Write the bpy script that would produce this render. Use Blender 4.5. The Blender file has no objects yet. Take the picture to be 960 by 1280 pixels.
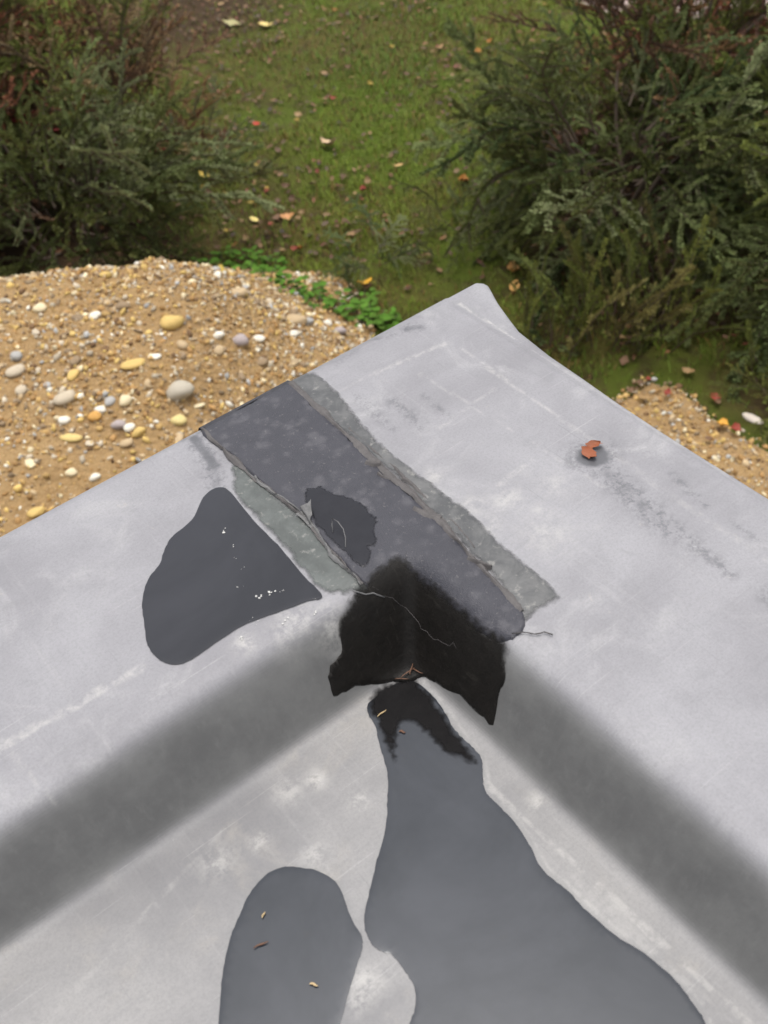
import bpy, bmesh, math, random
import numpy as np
from mathutils import Vector, Matrix, Euler
from mathutils.geometry import delaunay_2d_cdt

random.seed(7)
rng = np.random.default_rng(7)
sc = bpy.context.scene
col = sc.collection

# ------------------------------------------------------------------ camera
RZ, RX = Matrix.Rotation, Matrix.Rotation
cam_rot = (Matrix.Rotation(-0.5892365, 4, 'Z') @ Matrix.Rotation(0.7870378, 4, 'X') @ Matrix.Rotation(-0.1120474, 4, 'Z'))
CAM = Vector((-0.84011, -1.03751, 3.01001))
cam = bpy.data.cameras.new('camera')
cam.sensor_fit = 'VERTICAL'
cam.sensor_height = 24.0
cam.lens = 24.0 * 1400.097 / 1280.0
cam.clip_start = 0.02
cam.clip_end = 500
cam.dof.use_dof = True
cam.dof.focus_distance = 1.45
cam.dof.aperture_fstop = 4.6
cam_o = bpy.data.objects.new('camera', cam)
cam_o.matrix_world = Matrix.Translation(CAM) @ cam_rot
col.objects.link(cam_o)
sc.camera = cam_o

# ------------------------------------------------------------------ light
SUN_EL, SUN_AZ = math.radians(84), math.radians(38)      # azimuth from +Y towards +X
world = bpy.data.worlds.new('World')
sc.world = world
world.use_nodes = True
wn, wl = world.node_tree.nodes, world.node_tree.links
wn.clear()
wo = wn.new('ShaderNodeOutputWorld')
wb = wn.new('ShaderNodeBackground')
ws = wn.new('ShaderNodeTexSky')
ws.sky_type = 'NISHITA'
ws.sun_disc = False
ws.sun_elevation = SUN_EL
ws.sun_rotation = SUN_AZ
ws.dust_density = 4.0
wh = wn.new('ShaderNodeHueSaturation')
wh.inputs['Saturation'].default_value = 0.22              # a milky overcast sky
wl.new(ws.outputs[0], wh.inputs['Color'])
wl.new(wh.outputs[0], wb.inputs['Color'])
wb.inputs['Strength'].default_value = 0.15
wl.new(wb.outputs[0], wo.inputs[0])
sun = bpy.data.lights.new('sun', 'SUN')
sun.energy = 0.6
sun.angle = math.radians(24)
sun.color = (1.0, 0.965, 0.91)
sun_o = bpy.data.objects.new('sun', sun)
sd = Vector((math.sin(SUN_AZ) * math.cos(SUN_EL), math.cos(SUN_AZ) * math.cos(SUN_EL), math.sin(SUN_EL)))
sun_o.rotation_euler = (-sd).to_track_quat('-Z', 'Y').to_euler()
sun_o.location = (4, 6, 12)
col.objects.link(sun_o)
sc.view_settings.view_transform = 'Standard'
sc.view_settings.look = 'None'
sc.view_settings.exposure = 1.08
sc.view_settings.gamma = 1.0
sc.view_settings.use_curve_mapping = False

# ------------------------------------------------------------------ helpers
def tag(o, label=None, cat=None, group=None, kind=None):
    if label: o['label'] = label
    if cat: o['category'] = cat
    if group: o['group'] = group
    if kind: o['kind'] = kind
    return o

def link(o, parent=None):
    col.objects.link(o)
    if parent is not None:
        o.parent = parent
    return o

def empty(name, loc=(0, 0, 0), rz=0.0):
    o = bpy.data.objects.new(name, None)
    o.empty_display_size = 0.05
    o.location = loc
    o.rotation_euler = (0, 0, rz)
    return link(o)

def np_mesh(name, verts, faces, smooth=True):
    """verts (n,3), faces (m,k) of one width k, or a list of tuples"""
    me = bpy.data.meshes.new(name)
    if isinstance(faces, np.ndarray):
        n, m, k = len(verts), len(faces), faces.shape[1]
        me.vertices.add(n)
        me.vertices.foreach_set('co', np.asarray(verts, dtype=np.float32).ravel())
        me.loops.add(m * k)
        me.loops.foreach_set('vertex_index', faces.astype(np.int32).ravel())
        me.polygons.add(m)
        me.polygons.foreach_set('loop_start', np.arange(0, m * k, k, dtype=np.int32))
        me.update(calc_edges=True)
        me.validate()
    else:
        me.from_pydata([tuple(v) for v in verts], [], [tuple(f) for f in faces])
    if smooth:
        me.polygons.foreach_set('use_smooth', np.ones(len(me.polygons), dtype=bool))
    return me

def obj(name, me, mat=None, parent=None):
    if mat is not None and not me.materials:
        me.materials.append(mat)
    return link(bpy.data.objects.new(name, me), parent)

def fattr(me, name, vals):
    a = me.attributes.new(name, 'FLOAT', 'POINT')
    a.data.foreach_set('value', np.asarray(vals, dtype=np.float32))

def cattr(me, name, rgb):
    a = me.attributes.new(name, 'FLOAT_COLOR', 'POINT')
    v = np.ones((len(rgb), 4), dtype=np.float32)
    v[:, :3] = rgb
    a.data.foreach_set('color', v.ravel())

def sstep(a, b, t):
    if a > b: return 1 - sstep(b, a, t)
    t = np.clip((np.asarray(t, dtype=float) - a) / (b - a), 0, 1)
    return t * t * (3 - 2 * t)

_tabs = {}
def vnoise(x, y, scale, seed=0):
    """smooth value noise 0..1"""
    if seed not in _tabs:
        _tabs[seed] = np.random.default_rng(1000 + seed).random((64, 64))
    T = _tabs[seed]
    u, v = np.asarray(x, float) / scale + 200.3, np.asarray(y, float) / scale + 200.7
    i, j = np.floor(u).astype(int), np.floor(v).astype(int)
    fu, fv = u - i, v - j
    fu, fv = fu * fu * (3 - 2 * fu), fv * fv * (3 - 2 * fv)
    g = lambda a, b: T[a % 64, b % 64]
    return (g(i, j) * (1 - fu) + g(i + 1, j) * fu) * (1 - fv) + (g(i, j + 1) * (1 - fu) + g(i + 1, j + 1) * fu) * fv

class NT:
    """short node-tree writer"""
    def __init__(s, name):
        s.m = bpy.data.materials.new(name)
        s.m.use_nodes = True
        s.n, s.l = s.m.node_tree.nodes, s.m.node_tree.links
        s.b = s.n['Principled BSDF']
    def put(s, sock, v):
        if isinstance(v, bpy.types.NodeSocket): s.l.new(v, sock)
        elif isinstance(v, (tuple, list)) and len(v) == 3 and sock.type == 'RGBA': sock.default_value = (*v, 1)
        else: sock.default_value = v
    def set(s, **k):
        for a, v in k.items():
            s.put(s.b.inputs[{'color': 'Base Color', 'rough': 'Roughness', 'spec': 'Specular IOR Level', 'ior': 'IOR', 'normal': 'Normal', 'sheen': 'Sheen Weight', 'coat': 'Coat Weight', 'alpha': 'Alpha'}[a]], v)
        return s.m
    def pos(s):
        if not hasattr(s, '_p'): s._p = s.n.new('ShaderNodeTexCoord').outputs['Object']
        return s._p
    def world(s):
        return s.n.new('ShaderNodeNewGeometry').outputs['Position']
    def mapped(s, scale, src=None, rot=(0, 0, 0)):
        m = s.n.new('ShaderNodeMapping')
        m.inputs['Scale'].default_value = scale
        m.inputs['Rotation'].default_value = rot
        s.l.new(src or s.pos(), m.inputs['Vector'])
        return m.outputs[0]
    def noise(s, scale, detail=4, rough=.55, vec=None, dist=0.0):
        t = s.n.new('ShaderNodeTexNoise')
        t.inputs['Scale'].default_value = scale
        t.inputs['Detail'].default_value = detail
        t.inputs['Roughness'].default_value = rough
        t.inputs['Distortion'].default_value = dist
        s.l.new(vec or s.pos(), t.inputs['Vector'])
        return t.outputs['Fac']
    def voro(s, scale, feature='F1', vec=None, out='Distance'):
        t = s.n.new('ShaderNodeTexVoronoi')
        t.feature = feature
        t.inputs['Scale'].default_value = scale
        s.l.new(vec or s.pos(), t.inputs['Vector'])
        return t.outputs[out]
    def ramp(s, fac, a, b, lo=0.0, hi=1.0):
        m = s.n.new('ShaderNodeMapRange')
        m.interpolation_type = 'SMOOTHSTEP'
        for i, v in enumerate((fac, a, b, lo, hi)): s.put(m.inputs[i], v)
        return m.outputs[0]
    def mix(s, fac, a, b, mode='MIX'):
        m = s.n.new('ShaderNodeMix')
        m.data_type = 'RGBA'
        m.blend_type = mode
        s.put(m.inputs[0], fac); s.put(m.inputs[6], a); s.put(m.inputs[7], b)
        return m.outputs[2]
    def math(s, op, a, b=0.0):
        m = s.n.new('ShaderNodeMath')
        m.operation = op
        s.put(m.inputs[0], a); s.put(m.inputs[1], b)
        return m.outputs[0]
    def attr(s, name, out='Fac'):
        a = s.n.new('ShaderNodeAttribute')
        a.attribute_name = name
        return a.outputs[out]
    def worn(s, amp, scale=70, soft=.0015, detail=5):
        # sheet whose border is worn away irregularly: 'inset' is the distance from its border in metres
        n = s.noise(scale, detail, .75)
        h = s.math('ADD', s.attr('inset'), s.math('MULTIPLY', s.math('SUBTRACT', n, .5), amp))
        return s.ramp(h, 0.0, soft)
    def info(s, out):
        return s.n.new('ShaderNodeObjectInfo').outputs[out]
    def bump(s, h, strength=.3, dist=.01):
        b = s.n.new('ShaderNodeBump')
        b.inputs['Strength'].default_value = strength
        b.inputs['Distance'].default_value = dist
        s.l.new(h, b.inputs['Height'])
        return b.outputs[0]

# ------------------------------------------------------------------ materials
def mat_membrane():
    t = NT('weathered_membrane')
    n1 = t.noise(4.2, 6, .6, dist=.3)
    n2 = t.noise(34, 5, .68)
    n3 = t.noise(700, 2, .6)
    sx = t.noise(1, 5, .65, t.mapped((3, 120, 30), rot=(0, 0, .04)))
    sy = t.noise(1, 5, .65, t.mapped((120, 3, 30), rot=(0, 0, .04)))
    rim = t.mix(t.ramp(n1, .30, .70), (.172, .166, .175), (.252, .246, .256))
    rim = t.mix(t.ramp(t.noise(11, 5, .65, dist=.8), .50, .78), rim, (.285, .278, .280))
    rim = t.mix(t.ramp(t.noise(17, 5, .7, dist=.5), .55, .80, 0, .55), rim, (.155, .152, .160))
    flo = t.mix(t.ramp(n1, .32, .68), (.142, .138, .140), (.232, .224, .218))
    flo = t.mix(t.ramp(t.noise(9, 5, .7, dist=.6), .52, .76, 0, .7), flo, (.265, .246, .220))
    flo = t.mix(t.ramp(t.noise(15, 5, .7), .56, .80, 0, .6), flo, (.120, .118, .120))
    c = t.mix(t.attr('low'), rim, flo)
    c = t.mix(t.ramp(sx, .54, .84, 0, .30), c, (.115, .112, .118))
    c = t.mix(t.ramp(sy, .54, .84, 0, .26), c, (.345, .335, .33))
    c = t.mix(t.ramp(n2, .56, .85, 0, .30), c, (.14, .14, .14))
    c = t.mix(t.ramp(t.noise(1, 3, .6, t.mapped((5, 330, 30), rot=(0, 0, .09))), .64, .72, 0, .28), c, (.37, .36, .35))
    c = t.mix(t.ramp(t.noise(1, 3, .6, t.mapped((300, 6, 30), rot=(0, 0, -.07))), .65, .73, 0, .25), c, (.10, .10, .10))
    c = t.mix(t.ramp(t.noise(320, 3, .75), .42, .66, 0, .22), c, (.10, .10, .10))
    c = t.mix(t.ramp(t.noise(46, 4, .75, dist=1.0), .66, .80, 0, .55), c, (.36, .33, .285))
    c = t.mix(t.ramp(t.noise(130, 3, .7), .70, .80, 0, .45), c, (.40, .39, .37))
    c = t.mix(t.ramp(t.noise(150, 3, .7), .69, .79, 0, .35), c, (.08, .08, .08))
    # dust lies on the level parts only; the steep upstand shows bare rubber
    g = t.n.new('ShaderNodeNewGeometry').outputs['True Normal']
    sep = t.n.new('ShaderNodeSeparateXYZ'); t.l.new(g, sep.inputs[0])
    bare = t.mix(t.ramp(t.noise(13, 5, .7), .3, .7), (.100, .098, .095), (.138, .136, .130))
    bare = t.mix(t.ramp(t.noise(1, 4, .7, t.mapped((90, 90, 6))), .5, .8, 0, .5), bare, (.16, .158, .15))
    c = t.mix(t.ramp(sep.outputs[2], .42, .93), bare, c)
    pale = t.math('MULTIPLY', t.attr('pale'), t.math('MULTIPLY', .9, t.ramp(t.noise(60, 4, .75), .38, .64)))
    c = t.mix(pale, c, (.40, .385, .36))
    wet = t.math('MULTIPLY', t.attr('wet'), t.ramp(t.noise(95, 5, .8), .44, .60))
    wet = t.math('MAXIMUM', wet, t.ramp(t.math('ADD', t.attr('wet'), t.math('MULTIPLY', .5, t.math('SUBTRACT', t.noise(40, 4, .7), .5))), .68, .98))
    c = t.mix(wet, c, (.075, .074, .080))
    c = t.mix(t.ramp(n3, .3, .7, 0, .14), c, (.10, .10, .10))
    rough = t.mix(wet, (.58, .58, .58), (.33, .33, .33))
    h = t.math('ADD', t.math('MULTIPLY', n3, .2), t.math('MULTIPLY', n2, .9))
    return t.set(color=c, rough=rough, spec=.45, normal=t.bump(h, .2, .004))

def mat_strip():
    t = NT('cover_strip_rubber')
    n = t.noise(26, 4, .6, dist=.4)
    v = t.ramp(t.voro(58, vec=t.mapped((1, 1, 1))), .05, .85, 1, 0)
    v = t.math('MULTIPLY', v, t.ramp(t.noise(30, 4, .7), .3, .7))
    c = t.mix(n, (.024, .024, .030), (.042, .041, .049))
    c = t.mix(t.ramp(v, .10, .8, 0, .42), c, (.095, .091, .098))
    c = t.mix(t.ramp(t.noise(260, 2, .6), .62, .75, 0, .4), c, (.15, .14, .135))
    return t.set(color=c, rough=.55, spec=.32, normal=t.bump(t.math('ADD', v, t.noise(600, 2)), .3, .003))

def mat_lap(name, a, b, amp):
    t = NT(name)
    n = t.noise(24, 5, .7, dist=.5)
    c = t.mix(t.ramp(n, .35, .65), a, b)
    c = t.mix(t.ramp(t.noise(80, 4, .75), .55, .72, 0, .6), c, (.24, .23, .21))
    c = t.mix(t.ramp(t.noise(50, 4, .75), .58, .76, 0, .6), c, (.05, .05, .05))
    return t.set(color=c, rough=.5, spec=.4, normal=t.bump(n, .35, .004), alpha=t.worn(amp, 55, .009))

def mat_black():
    t = NT('black_sealing_patch')
    n = t.noise(60, 5, .7)
    s = t.noise(1, 3, .6, t.mapped((250, 30, 30)))
    c = t.mix(n, (.004, .0036, .0033), (.014, .012, .010))
    c = t.mix(t.ramp(s, .6, .8, 0, .5), c, (.035, .032, .027))
    return t.set(color=c, rough=.5, spec=.14, normal=t.bump(n, .4, .004), alpha=t.worn(.022, 90, .011))

def mat_dark_reflection():
    t = NT('dull_black_reflection')  # near-black colour carries the corner's dark reflection on the water
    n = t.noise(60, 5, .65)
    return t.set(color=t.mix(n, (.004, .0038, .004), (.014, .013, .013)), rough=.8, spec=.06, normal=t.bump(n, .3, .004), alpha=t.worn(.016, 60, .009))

def mat_water(name, lo, hi):
    t = NT(name)
    c = t.mix(t.ramp(t.noise(5, 5, .65, dist=.5), .3, .7), lo, hi)
    c = t.mix(t.ramp(t.noise(48, 4, .7), .60, .82, 0, .3), c, (.03, .029, .026))
    return t.set(color=c, rough=.04, ior=1.42, spec=.5, normal=t.bump(t.noise(11, 2), .02, .002))

def mat_wet():
    t = NT('wet_rubber')
    c = t.mix(t.noise(60, 4, .6), (.008, .008, .011), (.018, .018, .022))
    return t.set(color=c, rough=.3, spec=.22, normal=t.bump(t.noise(90, 3), .12, .002), alpha=t.worn(.012, 90, .004))

def flat(name, c1, c2, scale=40, rough=.6, spec=.35, bump=.3):
    t = NT(name)
    n = t.noise(scale, 5, .65)
    return t.set(color=t.mix(n, c1, c2), rough=rough, spec=spec, normal=t.bump(n, bump, .004))

def mat_stone():
    t = NT('river_stone')
    c = t.info('Color')
    n = t.noise(60, 5, .7)
    c = t.mix(t.ramp(n, .35, .8, 0, .55), c, t.mix(.55, c, (.16, .11, .06)), 'MIX')
    c = t.mix(t.ramp(t.noise(160, 3, .7), .6, .75, 0, .3), c, (.55, .48, .38))
    return t.set(color=c, rough=.75, spec=.3, normal=t.bump(n, .25, .006))

def mat_vcol(name, rough=.7, spec=.3):
    t = NT(name)
    return t.set(color=t.attr('tint', 'Color'), rough=rough, spec=spec)

def mat_sand():
    t = NT('gravelly_sand')
    n1, n2, n3 = t.noise(1.7, 6, .65), t.noise(14, 6, .7), t.noise(160, 4, .75)
    c = t.mix(n1, (.265, .158, .064), (.42, .280, .130))
    c = t.mix(t.ramp(n2, .48, .72, 0, .65), c, (.19, .108, .045))
    c = t.mix(t.ramp(n3, .54, .70, 0, .7), c, (.54, .41, .24))
    c = t.mix(t.ramp(t.noise(90, 3, .7), .60, .72, 0, .6), c, (.09, .06, .035))
    v = t.voro(38)
    return t.set(color=c, rough=.85, spec=.2, normal=t.bump(t.math('ADD', t.math('ADD', n2, t.math('MULTIPLY', n3, .5)), v), .9, .02))

def mat_soil():
    t = NT('mossy_lawn_soil')
    n1, n2, n3 = t.noise(.9, 5, .65), t.noise(7, 6, .7), t.noise(90, 4, .75)
    c = t.mix(t.ramp(n1, .35, .65), (.074, .110, .010), (.090, .074, .018))
    c = t.mix(t.ramp(n2, .45, .7), c, (.058, .038, .018))
    c = t.mix(t.ramp(n3, .55, .75, 0, .6), c, (.12, .10, .035))
    c = t.mix(t.ramp(t.attr('bare'), .25, .8), c, t.mix(n3, (.030, .020, .010), (.085, .050, .024)))
    return t.set(color=c, rough=.9, spec=.15, normal=t.bump(t.math('ADD', n2, n3), .8, .03))

def mat_leaf(name='shrub_leaf', rough=.5):
    t = NT(name)
    c = t.info('Color')
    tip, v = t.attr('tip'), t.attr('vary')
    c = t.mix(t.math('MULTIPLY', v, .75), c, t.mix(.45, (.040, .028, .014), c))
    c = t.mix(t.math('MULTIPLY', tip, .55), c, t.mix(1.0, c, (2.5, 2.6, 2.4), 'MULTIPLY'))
    t.set(color=c, rough=.75, spec=.06)
    tr = t.n.new('ShaderNodeBsdfTranslucent')
    t.put(tr.inputs['Color'], c)
    mx = t.n.new('ShaderNodeMixShader')
    mx.inputs[0].default_value = .22
    t.l.new(t.b.outputs[0], mx.inputs[1]); t.l.new(tr.outputs[0], mx.inputs[2])
    t.l.new(mx.outputs[0], t.n['Material Output'].inputs[0])
    return t.m

def mat_dryleaf():
    t = NT('fallen_leaf_surface')
    c = t.info('Color')
    n = t.noise(55, 4, .7)
    c = t.mix(t.ramp(n, .5, .75, 0, .7), c, t.mix(.7, c, (.09, .04, .015)))
    return t.set(color=c, rough=.6, spec=.3, normal=t.bump(n, .3, .004))

M = dict(membrane=mat_membrane(), strip=mat_strip(),
         lap_grey=mat_lap('weathered_lap', (.050, .051, .052), (.098, .097, .095), .020),
         lap_green=mat_lap('greenish_lap', (.050, .055, .051), (.084, .091, .085), .022),
         black=mat_black(), dark_reflection=mat_dark_reflection(), water=mat_water('puddle_water', (.015, .018, .023), (.032, .035, .042)), film=mat_water('dark_water_film', (.012, .0125, .016), (.021, .0215, .026)), wet=mat_wet(),
         torn=flat('torn_rubber_edge', (.035, .031, .031), (.11, .10, .095), 120),
         palefelt=flat('frayed_pale_backing', (.06, .06, .06), (.16, .155, .15), 150),
         render=flat('grey_render', (.40, .39, .37), (.50, .49, .46), 25),
         stone=mat_stone(), gravel=mat_vcol('small_gravel', .8), grass=mat_vcol('grass_blades', .55),
         sand=mat_sand(), soil=mat_soil(), leaf=mat_leaf(), dryleaf=mat_dryleaf(),
         bark=flat('shrub_bark', (.05, .034, .024), (.11, .080, .055), 60, .8),
         path=flat('pale_paving', (.24, .18, .16), (.36, .28, .25), 12, .8),
         fleck=flat('pale_fleck', (.40, .39, .37), (.50, .49, .46), 200, .9, .1),
         straw=flat('dry_straw', (.33, .23, .11), (.48, .36, .20), 120),
         twig=flat('brown_twig', (.075, .035, .020), (.14, .07, .04), 120))

# ------------------------------------------------------------------ the ground
def FL(F, L):                       # metres ahead of / to the right of the view point, on the ground
    return (-.84 + .556 * F + .831 * L, -1.04 + .831 * F - .556 * L)

def toFL(x, y):
    a, b = np.asarray(x) + .84, np.asarray(y) + 1.04
    return .556 * a + .831 * b, .831 * a - .556 * b

def bank(x, y):
    f, l = toFL(x, y)
    h = (.575 - .02 * l) * (1 - sstep(-.85, .16, l)) * (.78 + .22 * sstep(2.4, 3.8, f)) * (1 - sstep(3.85, 4.95, f))
    return h

def bank_full(x, y):
    h = bank(x, y)
    k = sstep(.0, .12, h)
    return h - .012 + .012 * k + k * (.07 * (vnoise(x, y, .42, 1) - .5) + .03 * (vnoise(x, y, .13, 2) - .5)) + .008 * (vnoise(x, y, .05, 3) - .5) * sstep(0, .03, h)

def lawn_z(x, y):
    return .05 * (vnoise(x, y, 1.3, 4) - .5) + .02 * (vnoise(x, y, .3, 5) - .5)

def ground_z(x, y):
    return np.maximum(np.maximum(lawn_z(x, y), bank_full(x, y)), strip_z(x, y))

def strip_edge(y):                  # outer border of the gravel strip along the right-hand wall
    return 2.13 + .10 * (vnoise(y * 0, y, .30, 6) - .5) + .05 * (vnoise(y * 0, y, .09, 7) - .5)

def strip_z(x, y):
    inside = (x < strip_edge(y)) & (y < 1.30) & (x > -.2)
    return np.where(inside, .035 + .015 * vnoise(x, y, .12, 8), -1.0)

def grid_mesh(name, xs, ys, zf):
    X, Y = np.meshgrid(xs, ys, indexing='ij')
    Z = zf(X, Y)
    n, m = len(xs), len(ys)
    V = np.stack([X, Y, Z], -1).reshape(-1, 3)
    I = np.arange(n * m).reshape(n, m)
    Fq = np.stack([I[:-1, :-1], I[1:, :-1], I[1:, 1:], I[:-1, 1:]], -1).reshape(-1, 4)
    return np_mesh(name, V, Fq)

xs = np.concatenate([-np.geomspace(200, 4, 12), np.arange(-3.5, 10, .10), np.geomspace(10.5, 200, 12)])
ys = np.concatenate([-np.geomspace(200, 4, 12), np.arange(-3.5, 12, .10), np.geomspace(12.5, 200, 12)])
lawn = obj('lawn_ground', grid_mesh('lawn_ground', xs, ys, lambda x, y: lawn_z(x, y)), M['soil'])
_v = np.empty(len(lawn.data.vertices) * 3); lawn.data.vertices.foreach_get('co', _v); _v = _v.reshape(-1, 3)
def bare_soil(F_, L_):              # dark soil at the top left, litter beside the left shrub, under the shrubs
    b = np.exp(-(((F_ - 8.3) / .9) ** 2 + ((L_ + .95) / .8) ** 2))
    b = np.maximum(b, .55 * np.exp(-(((F_ - 5.3) / .8) ** 2 + ((L_ + .45) / .26) ** 2)))
    for f0, l0, r0 in ((5.0, -1.5, .8), (5.0, -2.5, .8), (6, -2.2, 1), (4.6, 1.5, .75), (4.2, 2.3, .6), (5.6, 1.9, .9), (5.7, 2.9, .9)):
        b = np.maximum(b, np.exp(-(((F_ - f0) ** 2 + (L_ - l0) ** 2) / r0 ** 2) ** 2))
    b = np.maximum(b, .55 * np.exp(-(((F_ - 3.45) ** 2 + (L_ - 1.75) ** 2) / .5 ** 2) ** 2))
    return b
fattr(lawn.data, 'bare', bare_soil(*toFL(_v[:, 0], _v[:, 1])))
tag(lawn, 'mossy green lawn with brown bare spots behind the roof corner', kind='structure')

xs, ys = np.arange(-3.4, 2.0, .025), np.arange(-.02, 6.2, .025)
def bank_sheet(x, y):
    h = bank_full(x, y)
    return np.where(bank(x, y) > .022, h, -.08)
bank_o = obj('gravel_bank', grid_mesh('gravel_bank', xs, ys, bank_sheet), M['sand'])
tag(bank_o, 'heaped bank of yellow-brown sandy gravel beside the roof edge', kind='structure')
xs, ys = np.arange(-.03, 2.35, .025), np.arange(-5, 1.50, .025)
strip_o = obj('gravel_strip', grid_mesh('gravel_strip', xs, ys, lambda x, y: np.where(strip_z(x, y) > 0, strip_z(x, y), -.08)), M['sand'])
tag(strip_o, 'low gravel strip below the right-hand roof edge', kind='structure')
pv = []
path_o = obj('pale_path', grid_mesh('pale_path', np.arange(4.55, 8.5, .2), np.arange(-2, 6.0, .2), lambda x, y: lawn_z(x, y) * 0 + np.where(x - 5.15 + .45 * (y - 3.4) * .6 > 0, .045, -.1)), M['path'])
tag(path_o, 'pale pinkish path glimpsed behind the right-hand shrubs', kind='structure')

# ------------------------------------------------------------------ the roof
W, BT, HH, KS, ZR = .36, .04, .1086, .008, 2.1
def sp(t, k=KS): return k * np.logaddexp(0, t / k)
def roof_z(x, y):
    x, y = np.asarray(x, float), np.asarray(y, float)
    d = np.minimum(-x, -y)
    k = .006                                                   # soft mitre
    d = d - k * np.exp(-np.abs(x - y) / .008) * sstep(W - .06, W, d)
    z = -HH * (sp(d - W) - sp(d - W - BT, .0040)) / BT
    z = z + .0007 * (vnoise(x, y, .22, 9) - .5) + .0006 * (vnoise(x, y, .55, 10) - .5) * sstep(W + .1, W + .2, d)
    z = z - .004 * sstep(.012, 0, d)                           # softly rounded outer edge
    return ZR + z
def ear(y):                                                    # the membrane stands out past the corner
    t = -np.asarray(y, float)
    e = np.interp(t, [0, .006, .014, .028, .057, .092, .126, .194, .26, .32, .4], [.056, .062, .0635, .0585, .0455, .0316, .019, .0099, .0065, .0025, 0])
    return e

coarse = -np.geomspace(6.0, 1.30, 26)
fine = np.concatenate([np.arange(-1.26, -.46, .004), np.arange(-.46, -.33, .002), np.arange(-.33, -.0005, .004)])
gx = np.concatenate([coarse, fine, [-.0005]])
gy = gx.copy()
NEAR = 12
ext = np.linspace(0, 1, NEAR)
X, Y = np.meshgrid(gx, gy, indexing='ij')
Z = roof_z(X, Y)
e = ear(gy)
EX = e[None, :] * ext[1:, None] + 0 * gy[None, :]
EY = np.broadcast_to(gy[None, :], EX.shape)
EZ = Z[-1][None, :] - e[None, :] * (.03 + .10 * ext[1:, None] * sstep(0, .05, -gy)[None, :])
Xa, Ya, Za = np.vstack([X, EX]), np.vstack([Y, EY]), np.vstack([Z, EZ])
# rounded lip and skirt on both outer edges
def skirt_rows(px, py, pz, nx, ny):
    rows = []
    for o, dz in ((.0025, -.0015), (.004, -.006), (.0045, -.03), (.005, -.115)):
        rows.append((px + nx * o, py + ny * o, pz + dz))
    return rows
r = skirt_rows(Xa[-1], Ya[-1], Za[-1], 1, 0)
Xa = np.vstack([Xa] + [q[0][None] for q in r]); Ya = np.vstack([Ya] + [q[1][None] for q in r]); Za = np.vstack([Za] + [q[2][None] for q in r])
r = skirt_rows(Xa[:, -1], Ya[:, -1], Za[:, -1], 0, 1)
Xa = np.hstack([Xa] + [q[0][:, None] for q in r]); Ya = np.hstack([Ya] + [q[1][:, None] for q in r]); Za = np.hstack([Za] + [q[2][:, None] for q in r])
n, m = Xa.shape
V = np.stack([Xa, Ya, Za], -1).reshape(-1, 3)
I = np.arange(n * m).reshape(n, m)
Fq = np.stack([I[:-1, :-1], I[1:, :-1], I[1:, 1:], I[:-1, 1:]], -1).reshape(-1, 4)
me = np_mesh('membrane', V, Fq)

vx, vy = V[:, 0], V[:, 1]
dd = np.minimum(-vx, -vy)
def seg(ax, ay, bx, by, w, soft=.5):
    """painted stroke along a line on the roof: 1 at its middle"""
    ux, uy = bx - ax, by - ay
    L2 = ux * ux + uy * uy
    t = np.clip(((vx - ax) * ux + (vy - ay) * uy) / L2, 0, 1)
    wob = .0035 * (vnoise(vx, vy, .05, 11) - .5)
    q = np.hypot(vx - ax - t * ux, vy - ay - t * uy) + wob
    return 1 - sstep(w * (1 - soft), w, q)
pale = np.zeros(len(V))
for s in [((-.067, -.109), (-.071, -.294), .0032, .5), ((-.071, -.294), (-.085, -.95), .004, .25), ((-.192, -.066), (-.076, -.083), .004, .5),
          ((-.37, -.07), (-.192, -.066), .004, .25), ((.006, -.021), (.004, -.15), .003, .7), ((.004, -.15), (.0, -.5), .003, .25),
          ((-.14, -.11), (-.12, -.42), .003, .35), ((-.09, -.20), (-.19, -.21), .003, .4), ((-.15, -.33), (-.21, -.335), .003, .4),
          ((-.95, -.27), (-.66, -.285), .006, .55), ((-.83, -.10), (-.80, -.36), .003, .3), ((-1.0, -.515), (-.66, -.43), .004, .25),
          ((-.99, -.46), (-.965, -.60), .004, .5), ((-.93, -.475), (-.90, -.62), .003, .45), ((-.443, -.70), (-.437, -1.0), .006, .25),
          ((-.44, -.55), (-.425, -.92), .005, .45)]:
    pale = np.maximum(pale, s[3] * seg(*s[0], *s[1], s[2]))
for cx, cy, rr, a in [(-.215, -.36, .02, .6), (-.20, -.40, .013, .5), (-.22, -.43, .03, .45), (-.16, -.38, .02, .45), (-.25, -.34, .014, .7), (-.262, -.375, .016, .7), (-.25, -.27, .013, .6),
                      (-.57, -.45, .012, .8), (-.60, -.44, .016, .6), (-.655, -.47, .012, .6), (-.55, -.50, .012, .6), (-.62, -.52, .016, .6), (-.70, -.46, .02, .5), (-.415, -.62, .012, .7), (-.66, -.65, .018, .7), (-.675, -.66, .01, .8),
                      (-.47, -.36, .02, .6), (-.52, -.345, .016, .5), (-.56, -.33, .012, .7), (-.50, -.34, .02, .6)]:
    pale = np.maximum(pale, a * np.exp(-(((vx - cx) ** 2 + (vy - cy) ** 2) / rr ** 2)))
tide = [(-.405, -.43), (-.408, -.473), (-.415, -.505), (-.417, -.543), (-.430, -.561), (-.440, -.576), (-.441, -.617), (-.447, -.647), (-.456, -.678), (-.453, -.702), (-.453, -.733), (-.450, -.766), (-.443, -.794), (-.440, -.824), (-.443, -.847), (-.447, -.866), (-.460, -.886)]
for a_, b_ in zip(tide, tide[1:]):
    pale = np.maximum(pale, .42 * seg(*a_, *b_, .0035, .9))
wet = np.zeros(len(V))
wet = np.maximum(wet, np.exp(-(((vx + .092) / .032) ** 2 + ((vy + .374) / .030) ** 2) ** 1.3) * 1.15)       # ring round the red leaf
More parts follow.
